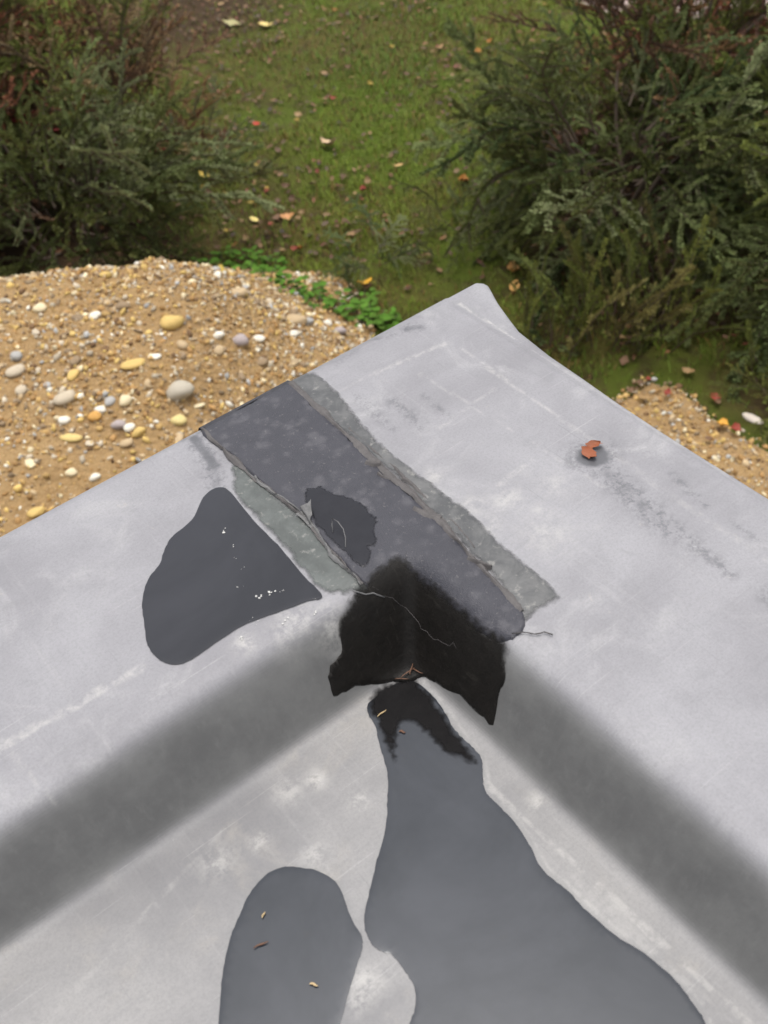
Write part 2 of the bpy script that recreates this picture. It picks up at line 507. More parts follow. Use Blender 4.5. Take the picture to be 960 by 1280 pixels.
wet = np.maximum(wet, .80 * seg(-.10, -.40, -.122, -.545, .030, .9) * sstep(-.60, -.48, vy))
wet = np.maximum(wet, .66 * seg(-.105, -.45, -.12, -.60, .018, .9))
wet = np.maximum(wet, .85 * seg(-.088, -.022, -.075, -.030, .016, .8)); wet = np.maximum(wet, .62 * seg(-.14, -.008, -.09, -.022, .010, .9))
wet = np.maximum(wet, .55 * seg(-.21, -.016, -.17, -.012, .012, .9))
wet = np.maximum(wet, .62 * seg(-.20, -.13, -.205, -.19, .018, .9)); wet = np.maximum(wet, .6 * seg(-.165, -.15, -.17, -.20, .010, .9))
wet = np.maximum(wet, .55 * seg(-.23, -.09, -.235, -.17, .014, .9))
wet = np.maximum(wet, .6 * seg(-.05, -.46, -.06, -.52, .010, .9)); wet = np.maximum(wet, .55 * seg(-.06, -.55, -.062, -.60, .006, .9))
wet = np.maximum(wet, .8 * seg(-.115, -.645, -.118, -.72, .022, .9)); wet = np.maximum(wet, .6 * seg(-.06, -.62, -.066, -.70, .006, .8))
wet = np.maximum(wet, .95 * seg(-.428, -.012, -.436, -.075, .026, .9)); wet = np.maximum(wet, .8 * seg(-.436, -.06, -.452, -.105, .024, .9))                                         # damp beside the left lap
wet = np.maximum(wet, .5 * seg(-.80, -.21, -.815, -.215, .009, .9)); wet = np.maximum(wet, .5 * seg(-.86, -.26, -.872, -.262, .008, .9))
wet = np.maximum(wet, .45 * seg(-.66, -.56, -.69, -.60, .05, .95) * 0)
fattr(me, 'pale', pale)
fattr(me, 'wet', wet)
fattr(me, 'low', sstep(W, W + BT + .01, dd))
roof = empty('flat_roof_building', (0, 0, 0))
tag(roof, 'flat roofed building with grey rubber membrane and raised rim corner', 'building')
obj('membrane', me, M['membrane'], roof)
# walls below the rim
def box(name, x0, x1, y0, y1, z0, z1, mat, parent):
    bm = bmesh.new()
    bmesh.ops.create_cube(bm, size=1)
    for v in bm.verts:
        v.co = ((x0 + x1) / 2 + v.co.x * (x1 - x0), (y0 + y1) / 2 + v.co.y * (y1 - y0), (z0 + z1) / 2 + v.co.z * (z1 - z0))
    me = bpy.data.meshes.new(name)
    bm.to_mesh(me); bm.free()
    return obj(name, me, mat, parent)
box('wall', -6, -.03, -.25, -.03, -.2, ZR - .06, M['render'], roof)
box('wall', -.25, -.03, -6, -.252, -.2, ZR - .06, M['render'], roof)

# ---- sheets that lie on the membrane
def smooth_outline(pts, n=6, jit=0.0, seed=0):
    r = random.Random(seed)
    out, k = [], len(pts)
    for i in range(k):
        p0, p1, p2, p3 = (np.array(pts[(i + j - 1) % k]) for j in range(4))
        for s in range(n):
            t = s / n
            q = .5 * (2 * p1 + (p2 - p0) * t + (2 * p0 - 5 * p1 + 4 * p2 - p3) * t * t + (3 * p1 - p0 - 3 * p2 + p3) * t ** 3)
            q = q + np.array([r.gauss(0, jit), r.gauss(0, jit)])
            out.append(q)
    return out

def in_poly(px, py, poly):
    inside = np.zeros(px.shape, bool)
    q = np.array(poly)
    x0, y0 = q[:, 0], q[:, 1]
    x1, y1 = np.roll(x0, -1), np.roll(y0, -1)
    for a, b, c, d in zip(x0, y0, x1, y1):
        hit = ((b > py) != (d > py)) & (px < (c - a) * (py - b) / (d - b + 1e-12) + a)
        inside ^= hit
    return inside

def edge_dist(px, py, poly):
    q = np.array(poly)
    best = np.full(px.shape, 9.0)
    for a, b in zip(q, np.roll(q, -1, 0)):
        u = b - a
        t = np.clip(((px - a[0]) * u[0] + (py - a[1]) * u[1]) / max(u @ u, 1e-12), 0, 1)
        best = np.minimum(best, np.hypot(px - a[0] - t * u[0], py - a[1] - t * u[1]))
    return best

def drape(name, outline, zf, ramp, mat, parent, step=.006, n=5, jit=0.0, seed=1):
    """a sheet over the plan outline; zf(x, y, w): w runs 0 at its border to 1 inside over 'ramp' metres"""
    out = smooth_outline(outline, n, jit, seed)
    q = np.array(out)
    lo, hi = q.min(0), q.max(0)
    gx_, gy_ = np.arange(lo[0], hi[0], step), np.arange(lo[1], hi[1], step)
    fold = np.arange(-.46, -.34, .0025)
    gx_ = np.concatenate([gx_, fold[(fold > lo[0]) & (fold < hi[0])]]); gy_ = np.concatenate([gy_, fold[(fold > lo[1]) & (fold < hi[1])]])
    gx_, gy_ = np.unique(gx_.round(5)), np.unique(gy_.round(5))
    PX, PY = np.meshgrid(gx_, gy_, indexing='ij')
    PX, PY = PX.ravel(), PY.ravel()
    ok = in_poly(PX, PY, out)
    PX, PY = PX[ok], PY[ok]
    ds = edge_dist(PX, PY, out)
    ok = ds > min(ramp, step) * .5
    PX, PY = PX[ok], PY[ok]
    # ring just inside the border so that the edge has a thickness
    nb = len(out)
    tang = np.roll(q, -1, 0) - np.roll(q, 1, 0)
    nrm = np.stack([-tang[:, 1], tang[:, 0]], 1)
    nrm /= np.maximum(np.linalg.norm(nrm, axis=1, keepdims=True), 1e-9)
    area = .5 * np.sum(q[:, 0] * np.roll(q[:, 1], -1) - np.roll(q[:, 0], -1) * q[:, 1])
    ring = q + nrm * ramp * (1 if area > 0 else -1)
    rok = in_poly(ring[:, 0], ring[:, 1], out) & (edge_dist(ring[:, 0], ring[:, 1], out) > ramp * .6)
    ring = ring[rok]
    vs = [Vector(p) for p in out] + [Vector(p) for p in ring] + [Vector((a, b)) for a, b in zip(PX, PY)]
    ed = [(i, (i + 1) % nb) for i in range(nb)]
    rv, re, rf, *_ = delaunay_2d_cdt(vs, ed, [], 1, 1e-6)
    P = np.array([[v.x, v.y] for v in rv])
    w = np.clip(edge_dist(P[:, 0], P[:, 1], out) / ramp, 0, 1)
    z = zf(P[:, 0], P[:, 1], np.sqrt(w))
    tris = np.array([f for f in rf if len(f) == 3])
    a, b, c = P[tris[:, 0]], P[tris[:, 1]], P[tris[:, 2]]
    cr = (b[:, 0] - a[:, 0]) * (c[:, 1] - a[:, 1]) - (b[:, 1] - a[:, 1]) * (c[:, 0] - a[:, 0])
    tris = tris[np.abs(cr) > 1e-12]; cr = cr[np.abs(cr) > 1e-12]
    tris[cr < 0] = tris[cr < 0][:, ::-1]
    me = np_mesh(name, np.column_stack([P, z]), tris)
    fattr(me, 'inset', edge_dist(P[:, 0], P[:, 1], out))
    return obj(name, me, mat, parent)

def over(eps, base=-.0006):
    return lambda x, y, w: roof_z(x, y) + base + (eps - base) * w

lapL = [(-.432, -.105), (-.420, -.085), (-.409, -.10), (-.408, -.147), (-.406, -.211), (-.408, -.261), (-.414, -.33), (-.412, -.36), (-.434, -.351), (-.458, -.331), (-.457, -.291), (-.453, -.238), (-.451, -.187), (-.445, -.13)]
drape('lap_band', lapL, over(.0016), .0015, M['lap_green'], roof, .006, 4, .0006, 3)['label'] = 'greenish grey lap band left of the dark strip'
lapR = [(-.276, -.003), (-.240, -.004), (-.238, -.03), (-.241, -.077), (-.256, -.15), (-.261, -.20), (-.261, -.281), (-.259, -.347), (-.266, -.423), (-.271, -.501), (-.29, -.505), (-.308, -.506), (-.326, -.502), (-.315, -.461), (-.305, -.4), (-.297, -.322), (-.289, -.239), (-.287, -.141), (-.282, -.069)]
drape('lap_band', lapR, over(.0017), .0015, M['lap_grey'], roof, .006, 4, .0009, 4)['label'] = 'weathered grey lap band right of the dark strip'
strip = [(-.413, -.0025), (-.343, -.0025), (-.273, -.0025), (-.28, -.06), (-.282, -.108), (-.286, -.16), (-.291, -.219), (-.294, -.304), (-.301, -.382), (-.312, -.454), (-.317, -.491), (-.331, -.511), (-.347, -.51), (-.357, -.499), (-.365, -.456), (-.375, -.406), (-.395, -.380), (-.413, -.366), (-.417, -.327), (-.412, -.259), (-.409, -.209), (-.411, -.143), (-.412, -.074)]
drape('cover_strip', strip, over(.0030), .0018, M['strip'], roof, .006, 4, .0005, 5)
# the strip is turned down over the outer edge
bm = bmesh.new()
rows = []
for k in range(24):
    x = -.412 + .139 * k / 23
    rows.append([bm.verts.new((x, yy, ZR + zz)) for yy, zz in ((-.004, .0024 - .002), (.003, -.002), (.0062, -.008), (.0072, -.05), (.0076, -.09 - .004 * math.sin(k * 1.7)))])
for a, b in zip(rows, rows[1:]):
    for i in range(4): bm.faces.new((a[i], a[i + 1], b[i + 1], b[i]))
bmesh.ops.recalc_face_normals(bm, faces=bm.faces)
me = bpy.data.meshes.new('strip_turndown'); bm.to_mesh(me); bm.free()
for p in me.polygons: p.use_smooth = True
obj('strip_turndown', me, M['strip'], roof)
black = [(-.362, -.340), (-.357, -.352), (-.355, -.375), (-.354, -.401), (-.354, -.446), (-.353, -.483), (-.351, -.506), (-.357, -.516), (-.366, -.519), (-.372, -.526), (-.381, -.525), (-.394, -.531), (-.396, -.509), (-.3955, -.477), (-.4, -.442), (-.404, -.424), (-.418, -.419), (-.432, -.407), (-.466, -.396), (-.485, -.393), (-.500, -.3925), (-.5005, -.388), (-.498, -.383), (-.488, -.378), (-.474, -.3765), (-.470, -.373), (-.467, -.366), (-.456, -.357), (-.43, -.347), (-.401, -.342), (-.378, -.339)]
o = drape('corner_patch', black, over(.0048), .0015, M['black'], roof, .004, 3, .0004, 6)
o['label'] = 'black sealing patch folded into the inner corner'
_n = len(o.data.vertices)
_c = np.empty(_n * 3); o.data.vertices.foreach_get('co', _c)
_i = np.empty(_n); o.data.attributes['inset'].data.foreach_get('value', _i)
_lo = sstep(ZR - .012, ZR - .045, _c.reshape(-1, 3)[:, 2])       # cut edge below the fold, brushed out above it
_i = _i + _lo * (.0115 * sstep(-.0001, .0012, _i) + .004)
o.data.attributes['inset'].data.foreach_set('value', _i.astype(np.float32))

# puddles: level water lying on the membrane
ZF = ZR - HH
def water(level):
    return lambda x, y, w: level - .00025 * (1 - w) + 0 * x
pud = [(-.455, -.11), (-.476, -.113), (-.506, -.136), (-.538, -.144), (-.557, -.158), (-.57, -.171), (-.592, -.183), (-.613, -.207), (-.629, -.241), (-.639, -.265), (-.639, -.291), (-.628, -.308), (-.609, -.312), (-.577, -.31), (-.543, -.311), (-.508, -.321), (-.477, -.329), (-.461, -.333), (-.459, -.291), (-.454, -.238), (-.453, -.187), (-.447, -.128)]
o = drape('puddle', pud, water(ZR + .0010), .003, M['film'], None, .007, 6, .0002, 7)
tag(o, 'dark puddle on the rim left of the cover strip', 'puddle')
pud = [(-.65, -.51), (-.668, -.504), (-.693, -.51), (-.713, -.522), (-.733, -.536), (-.752, -.555), (-.768, -.575), (-.80, -.62), (-.82, -.66), (-.79, -.72), (-.74, -.72), (-.714, -.679), (-.693, -.661), (-.667, -.641), (-.645, -.626), (-.636, -.615), (-.632, -.592), (-.622, -.559), (-.628, -.535), (-.638, -.522)]
o = drape('puddle', pud, water(ZF + .0011), .003, M['water'], None, .008, 6, .0002, 8)
tag(o, 'oval dark puddle on the sunken roof left of the largest one', 'puddle')
pud = [(-.427, -.409), (-.45, -.405), (-.47, -.41), (-.479, -.423), (-.482, -.438), (-.495, -.464), (-.508, -.492), (-.528, -.518), (-.549, -.541), (-.577, -.563), (-.603, -.584), (-.624, -.603), (-.632, -.62), (-.632, -.633), (-.625, -.647), (-.625, -.664), (-.628, -.683), (-.64, -.698), (-.661, -.714), (-.70, -.78), (-.70, -.92), (-.60, -1.0), (-.50, -.96), (-.466, -.886), (-.453, -.866), (-.449, -.847), (-.446, -.824), (-.449, -.794), (-.456, -.766), (-.459, -.733), (-.459, -.702), (-.462, -.678), (-.453, -.647), (-.447, -.617), (-.447, -.593), (-.446, -.576), (-.436, -.561), (-.423, -.543), (-.421, -.523), (-.421, -.5), (-.414, -.473), (-.410, -.45), (-.412, -.424)]
o = drape('puddle', pud, water(ZF + .0011), .003, M['water'], None, .008, 6, .0003, 9)
tag(o, 'largest puddle spreading from the inner roof corner to the front', 'puddle')
wetp = [(-.386, -.193), (-.375, -.188), (-.364, -.196), (-.357, -.214), (-.351, -.226), (-.347, -.244), (-.342, -.261), (-.347, -.272), (-.344, -.285), (-.358, -.296), (-.368, -.313), (-.381, -.316), (-.392, -.33), (-.404, -.333), (-.408, -.304), (-.405, -.259), (-.402, -.229)]
o = drape('wet_patch', wetp, lambda x, y, w: roof_z(x, y) + .0030 + .0007 * w, .003, M['wet'], None, .006, 6, .0011, 10)
tag(o, 'dark wet spot on the mottled cover strip', 'wet patch')

un = [(-.4275, -.4065), (-.4497, -.4010), (-.4693, -.4075), (-.4788, -.4230), (-.4817, -.4375), (-.4909, -.4595), (-.4945, -.4735), (-.4973, -.4920), (-.4880, -.4855), (-.4720, -.4690), (-.4597, -.4570), (-.4520, -.4635), (-.4500, -.4830), (-.4500, -.5080), (-.4440, -.5270), (-.4340, -.5480), (-.4250, -.5400), (-.4230, -.5240), (-.4180, -.4920), (-.4130, -.4680), (-.4080, -.4370), (-.4100, -.4160)]  # dull sheet painted as the corner's forked dark reflection and shade in the puddle
o = drape('painted_reflection', un, lambda x, y, w: np.maximum(roof_z(x, y) + .0006, ZF + .0012) + .0005 * w, .004, M['dark_reflection'], roof, .006, 5, .0010, 11)
o['label'] = 'forked dark reflection and shade of the inner corner, painted as a sheet over the puddle'
# torn lips of the cover strip
def ribbon(name, path, w, h, mat, parent, seed, lift=.003, step=.004, side=0.0):
    r = random.Random(seed)
    p = np.array(path)
    s = np.concatenate([[0], np.cumsum(np.hypot(*np.diff(p, axis=0).T))])
    t = np.arange(0, s[-1], step)
    px, py = np.interp(t, s, p[:, 0]), np.interp(t, s, p[:, 1])
    px = px + .006 * (vnoise(t, t * 0 + seed, .05, 12) - .5) + .003 * (vnoise(t, t * 0 + seed, .014, 13) - .5)
    py = py + .004 * (vnoise(t, t * 0 + seed, .04, 14) - .5)
    tx, ty = np.gradient(px), np.gradient(py)
    L = np.hypot(tx, ty); nx, ny = -ty / L, tx / L
    ww = w * (.35 + 1.3 * vnoise(t, t * 0 + seed + 5, .03, 15) ** 1.5)
    hh = h * (.2 + 1.5 * vnoise(t, t * 0 + seed + 9, .022, 16) ** 2)
    V, Fc = [], []
    for i in range(len(t)):
        for k, (o, z) in enumerate(((-1, -.3), (-.35, .55), (.1 + side, 1), (.45, .5), (1, -.3))):
            jx = o * ww[i] + r.gauss(0, .0004)
            x, y = px[i] + nx[i] * jx, py[i] + ny[i] * jx
            V.append((x, y, float(roof_z(x, y)) + lift + z * hh[i]))
        if i:
            a = (i - 1) * 5
            for k in range(4): Fc.append((a + k, a + k + 1, a + k + 6, a + k + 5))
    return obj(name, np_mesh(name, V, Fc), mat, parent)

tR = [(-.273, -.004), (-.281, -.072), (-.284, -.134), (-.288, -.202), (-.292, -.255), (-.294, -.3), (-.296, -.343), (-.303, -.394), (-.311, -.442), (-.319, -.494)]
tL = [(-.412, -.006), (-.412, -.061), (-.412, -.125), (-.409, -.17), (-.408, -.209), (-.409, -.234), (-.415, -.269), (-.416, -.312), (-.415, -.352)]
ribbon('torn_edge', tR, .0048, .0028, M['torn'], roof, 21)['label'] = 'torn layered right edge of the cover strip'
ribbon('torn_edge', [(a + .010, b) for a, b in tR[2:8]], .0035, .0030, M['torn'], roof, 22, .001)
ribbon('torn_edge', tL, .0036, .0026, M['torn'], roof, 23)['label'] = 'torn left edge of the cover strip'
ribbon('frayed_edge', [(-.413, -.13), (-.409, -.17), (-.407, -.205), (-.409, -.235), (-.416, -.269), (-.419, -.30), (-.417, -.35)], .0020, .0045, M['palefelt'], roof, 24, .0035)
# small torn flap that sticks up
V, Fc = [], []
for i in range(9):
    a = i / 8
    for j in range(5):
        b = j / 4
        x = -.412 + .020 * a * (1 - .55 * b) + .004 * math.sin(7 * a)
        y = -.214 - .030 * b * (1 - .3 * a) - .003 * math.sin(9 * a + 2 * b)
        V.append((x, y, float(roof_z(x, y)) + .004 + .011 * a * a * (1 - .6 * b) + .0015 * math.sin(11 * a + 5 * b)))
for i in range(8):
    for j in range(4):
        k = i * 5 + j
        Fc.append((k, k + 1, k + 6, k + 5))
obj('torn_flap', np_mesh('torn_flap', V, Fc), M['palefelt'], roof)
def tube(name, pts, rad, mat, parent, sides=5, taper=1.0):
    P = [Vector(p) for p in pts]
    V, Fc = [], []
    for i, p in enumerate(P):
        d = (P[min(i + 1, len(P) - 1)] - P[max(i - 1, 0)]).normalized()
        u = d.orthogonal().normalized(); v = d.cross(u)
        rr = rad * (1 - (1 - taper) * i / (len(P) - 1))
        for k in range(sides):
            a = 2 * math.pi * k / sides
            V.append(p + u * math.cos(a) * rr + v * math.sin(a) * rr)
        if i:
            for k in range(sides):
                Fc.append(((i - 1) * sides + k, (i - 1) * sides + (k + 1) % sides, i * sides + (k + 1) % sides, i * sides + k))
    Fc.append(tuple(range(sides))[::-1]); Fc.append(tuple(range((len(P) - 1) * sides, len(P) * sides)))
    return obj(name, np_mesh(name, V, Fc), mat, parent)
def on_roof(pts, up):
    return [(x, y, float(roof_z(x, y)) + (up if not hasattr(up, '__len__') else up[i])) for i, (x, y) in enumerate(pts)]
def wiggle(a, b, n, amp, seed):
    r = random.Random(seed)
    return [(a[0] + (b[0] - a[0]) * i / n + r.gauss(0, amp), a[1] + (b[1] - a[1]) * i / n + r.gauss(0, amp)) for i in range(n + 1)]
pth = wiggle((-.415, -.350), (-.385, -.378), 6, .0012, 1) + wiggle((-.3845, -.395), (-.377, -.455), 9, .0012, 2)
tube('patch_seam', on_roof(pth, .0045), .0003, M['torn'], roof)
tube('patch_seam', on_roof(wiggle((-.432, -.352), (-.405, -.366), 5, .0016, 3), .0055), .0009, M['palefelt'], roof)
tube('loose_thread', on_roof(wiggle((-.345, -.507), (-.318, -.535), 8, .0013, 4), .0030), .0008, M['torn'], roof)
loop = [(-.398, -.268), (-.394, -.262), (-.390, -.258), (-.388, -.266), (-.389, -.277), (-.394, -.287), (-.401, -.296)]
tube('loose_thread', on_roof(loop, (.004, .010, .014, .013, .010, .006, .004)), .0006, M['palefelt'], roof)
for k, (p, q) in enumerate((((-.300, -.225), (-.290, -.245)), ((-.305, -.30), (-.292, -.335)), ((-.312, -.40), (-.300, -.43)), ((-.296, -.20), (-.286, -.216)))):
    ribbon('peeled_sliver', [p, ((p[0] + q[0]) / 2 - .003, (p[1] + q[1]) / 2), q], .004, .006, M['torn'], roof, 31 + k, .0032, .003)
# leaf-like frayed tips at the border of the black patch
for k, (p, q) in enumerate((((-.361, -.345), (-.3605, -.328)), ((-.352, -.508), (-.343, -.513)), ((-.470, -.377), (-.476, -.371)), ((-.358, -.352), (-.353, -.343)))):
    tube('frayed_tip', on_roof(wiggle(p, q, 4, .0006, 40 + k), .0042), .0022, M['black'], roof, 5, .2)

# things lying on the roof
def seed_thing(name, a, b, rad, mat, label, cat, up=.002):
    pts = [(a[0] + (b[0] - a[0]) * i / 6, a[1] + (b[1] - a[1]) * i / 6) for i in range(7)]
    P = on_roof(pts, up)
    zz = max(p[2] for p in P)
    V, Fc = [], []
    d = Vector((b[0] - a[0], b[1] - a[1], 0)).normalized(); s = Vector((-d.y, d.x, 0))
    for i, p in enumerate(P):
        rr = rad * (math.sin(math.pi * (i + .35) / 6.7) ** .7) * (1 + .15 * math.sin(i * 2.3))
        c = Vector((p[0], p[1], zz)) + s * rad * .6 * math.sin(i * .9)
        for k in range(6):
            an = math.pi * 2 * k / 6
            V.append(c + s * math.cos(an) * rr + Vector((0, 0, .6 * rr * math.sin(an))))
        if i:
            for k in range(6): Fc.append(((i - 1) * 6 + k, (i - 1) * 6 + (k + 1) % 6, i * 6 + (k + 1) % 6, i * 6 + k))
    Fc.append(tuple(range(6))[::-1]); Fc.append(tuple(range(36, 42)))
    return tag(obj(name, np_mesh(name, V, Fc), mat), label, cat)
seed_thing('seed_husk', (-.6975, -.5395), (-.6925, -.5355), .0010, M['straw'], 'pale straw husk near the top of the oval puddle', 'seed husk', .0028)
seed_thing('seed_husk', (-.6995, -.6195), (-.694, -.6255), .0013, M['straw'], 'pale straw husk at the right of the oval puddle', 'seed husk', .0028)
seed_thing('twig', (-.7205, -.5585), (-.706, -.5615), .0010, M['twig'], 'tiny brown twig floating in the oval puddle', 'twig', .0028)
seed_thing('straw', (-.474, -.432), (-.461, -.431), .0009, M['straw'], 'yellow bit of straw in the black corner of the largest puddle', 'straw', .003)
for k, (a, b, lb) in enumerate((((-.425, -.413), (-.405, -.412), 'reddish twig crumb across the crease of the inner corner'), ((-.416, -.418), (-.404, -.408), 'short brown twig crumb under the crease of the inner corner'), ((-.43, -.408), (-.418, -.418), 'brown twig crumb at the left of the inner corner crease'), ((-.403, -.425), (-.408, -.412), 'brown twig crumb at the right of the inner corner crease'))):
    seed_thing('twig_crumb', a, b, .0008, M['twig'], lb, 'twig', .006)
seed_thing('twig', (-.468, -.462), (-.463, -.467), .0016, M['twig'], 'dark crumb floating where the corner reflection forks', 'twig', .0025)
# pale flecks in the rim puddle
Vs, Fs = [], []
r = random.Random(5)
for cx, cy, rr, nn in [(-.487, -.178, .0028, 3), (-.494, -.205, .0014, 2), (-.513, -.288, .0022, 4), (-.5, -.293, .0024, 5), (-.49, -.298, .0014, 3), (-.535, -.318, .0014, 3), (-.535, -.31, .001, 2), (-.47, -.332, .0016, 3), (-.51, -.335, .0022, 3), (-.518, -.262, .0012, 3), (-.502, -.242, .0009, 2), (-.5, -.225, .0008, 2), (-.478, -.345, .0018, 3), (-.558, -.322, .0024, 3)]:
    for _ in range(nn):
        x, y, a = cx + r.gauss(0, .0025), cy + r.gauss(0, .0018), rr * r.uniform(.25, .8)
        z = max(float(roof_z(x, y)) + .0012, ZR + .0012 if y > -.33 else 0)
        b = len(Vs)
        for k in range(6):
            an = k * math.pi / 3 + r.random() * .5
            Vs.append((x + a * r.uniform(.5, 1.2) * math.cos(an), y + a * r.uniform(.5, 1.2) * math.sin(an), z))
        Vs.append((x, y, z + a * .25))
        for k in range(6): Fs.append((b + k, b + (k + 1) % 6, b + 6))
tag(obj('pale_flecks', np_mesh('pale_flecks', Vs, Fs), M['fleck']), 'tiny pale flecks floating in the puddle on the rim', kind='stuff')

# ------------------------------------------------------------------ stones
def ico(sub):
    bm = bmesh.new()
    bmesh.ops.create_icosphere(bm, subdivisions=sub, radius=1)
    V = np.array([v.co[:] for v in bm.verts]); Fc = np.array([[v.index for v in f.verts] for f in bm.faces])
    bm.free()
    return V, Fc
def stone_shape(sub, seed, flat_, elong, angular):
    V, Fc = ico(sub)
    q = np.random.default_rng(seed)
    out = V.copy()
    for _ in range(4):
        d = q.normal(size=3); d /= np.linalg.norm(d)
        cut = q.uniform(.55, .85) if angular else q.uniform(.78, .95)
        s = out @ d
        out -= np.outer(np.maximum(s - cut, 0) * (.9 if angular else .6), d)
    for _ in range(5):
        d = q.normal(size=3) * 1.6
        out *= (1 + .05 * np.sin(out @ d + q.uniform(0, 6)))[:, None]
    return out * np.array([elong, 1, flat_]), Fc
stone_mesh = {}
for kind, (fl, el, ang) in dict(round=(.78, 1.15, 0), flat=(.42, 1.5, 0), long=(.5, 2.3, 0), angular=(.7, 1.25, 1), oval=(.62, 1.35, 0)).items():
    for k in range(3):
        V, Fc = stone_shape(3 if kind in ('round', 'oval', 'flat') else 2, 50 + k + 7 * len(kind), fl, el, ang)
        me = np_mesh('stone_' + kind, V, Fc, smooth=not ang)
        me.materials.append(M['stone'])
        stone_mesh[kind, k] = me
def stone(kind, x, y, size, rgb, rz, label, group=None, name='stone', sink=.32, tilt=.2):
    o = bpy.data.objects.new(name, stone_mesh[kind, random.randrange(3)])
    flatz = dict(round=.78, flat=.42, long=.5, angular=.7, oval=.62)[kind]
    el = dict(round=1.15, flat=1.5, long=2.3, angular=1.25, oval=1.35)[kind]
    s = size / (2 * el)
    z = float(ground_z(np.array(x), np.array(y)))
    o.location = (x, y, z + s * flatz * (1 - 2 * sink))
    o.scale = (s, s, s)
    o.rotation_euler = (random.uniform(-tilt, tilt), random.uniform(-tilt, tilt), rz)
    o.color = (*rgb, 1)
    link(o)
    return tag(o, label, 'stone', group)

CREAM, WHITE, TAN, OCHRE, GREY, BROWN, MAUVE, ORANGE = (.62, .52, .33), (.66, .62, .52), (.42, .31, .18), (.52, .36, .12), (.34, .33, .31), (.24, .17, .10), (.33, .28, .27), (.50, .27, .07)
BEIGE, GTAN = (.44, .37, .27), (.38, .34, .27)
AZ = -.589       # image-right direction in plan
named = [
 ('round', .384, 2.029, .100, GTAN, .2, 'large round grey-tan stone close above the end of the dark strip'),
 ('flat', .304, 2.191, .095, OCHRE, .3, 'flat yellow ochre stone with a small white pebble at its right'),
 ('angular', .548, 2.345, .105, OCHRE, .5, 'blocky ochre stone high on the middle of the gravel bank'),
 ('oval', .035, 2.218, .090, BEIGE, .6, 'large oval beige stone left of the pebble cluster'),
 ('oval', -.029, 2.491, .082, BEIGE, .7, 'oval beige stone at the left margin halfway up the bank'),
 ('round', .200, 2.733, .055, CREAM, .2, 'cream pebble alone near the top left of the bank'),
 ('long', -.035, 2.058, .088, (.56, .42, .16), -.2, 'long thin yellow stone below the pebble cluster'),
 ('angular', .197, 2.075, .062, CREAM, .9, 'angular cream stone at the right of the pebble cluster'),
 ('round', .106, 2.097, .042, WHITE, 0, 'small white stone in the pebble cluster'),
 ('round', .691, 2.259, .046, WHITE, .4, 'bright white round pebble left of the mauve-grey stone'),
 ('oval', .872, 2.282, .056, WHITE, .1, 'bright white oval pebble right of the mauve-grey stone'),
 ('angular', .772, 2.245, .085, MAUVE, 0, 'mauve-grey block between two white pebbles'),
 ('flat', .390, 2.188, .052, WHITE, .1, 'small flat white stone beside the flat ochre one'),
 ('round', .312, 1.925, .056, (.58, .47, .20), .3, 'pale yellow stone nearest to the end of the dark strip'),
 ('flat', .943, 2.535, .085, TAN, .1, 'flat tan stone on the right shoulder of the bank'),
 ('oval', 1.164, 2.470, .092, TAN, .1, 'large tan stone at the right foot of the bank'),
 ('round', 1.346, 2.425, .058, MAUVE, .1, 'last grey stone at the right tip of the bank'),
 ('oval', .153, 2.107, .048, GREY, 1.2, 'upright blue-grey pebble in the pebble cluster'),
 ('round', .125, 2.007, .050, MAUVE, 0, 'brownish grey pebble under the white cluster pebble'),
 ('round', .148, 1.975, .044, WHITE, .5, 'white pebble at the lower end of the pebble cluster'),
 ('oval', .108, 1.933, .054, TAN, .4, 'tan oval pebble lowest in the pebble cluster'),
 ('round', .165, 1.943, .048, OCHRE, .6, 'ochre pebble beside the lowest tan cluster pebble'),
 ('round', .075, 2.083, .050, ORANGE, .2, 'orange pebble left of the pebble cluster'),
 ('round', -.016, 2.139, .044, WHITE, .2, 'white pebble below the large oval beige stone'),
 ('oval', -.285, 1.840, .056, OCHRE, .4, 'ochre stone at the lower left against the roof edge'),
 ('round', -.060, 1.847, .036, WHITE, .4, 'small white pebble alone above the left roof edge'),
 ('round', -.111, 1.922, .040, CREAM, .4, 'cream pebble left of the lone small white one'),
 ('long', .420, 1.975, .060, CREAM, .45, 'cream sliver standing right of the large round stone'),
 ('round', .438, 2.498, .056, BROWN, .2, 'brown stone near the crest of the bank'),
 ('round', .757, 2.536, .036, CREAM, .2, 'small cream pebble near the crest of the bank'),
 ('flat', 1.016, 2.621, .062, BEIGE, .1, 'flat beige stone below the herbs on the right shoulder'),
 ('round', 1.213, 2.468, .060, GREY, .1, 'grey stone touching the large tan one at the right foot'),
 ('oval', .800, 2.160, .060, BROWN, .3, 'brown stone close above the dark strip on the bank'),
 ('long', 2.242, .876, .105, (.60, .53, .45), -.95, 'large pale elongated stone at the right margin under the shrub'),
]
avoid = []
for kd, x, y, s, c, rz, lb in named:
    stone(kd, x, y, s, c, AZ + rz, lb)
    avoid.append((x, y, s * .5))
avoid_np = np.array(avoid)
palette = [(CREAM, 'cream'), (WHITE, 'off-white'), (TAN, 'tan'), (OCHRE, 'ochre'), (GREY, 'grey'), (BROWN, 'brown'), (BEIGE, 'beige')]
wts = [.14, .08, .23, .14, .09, .16, .16]
cnt = 0
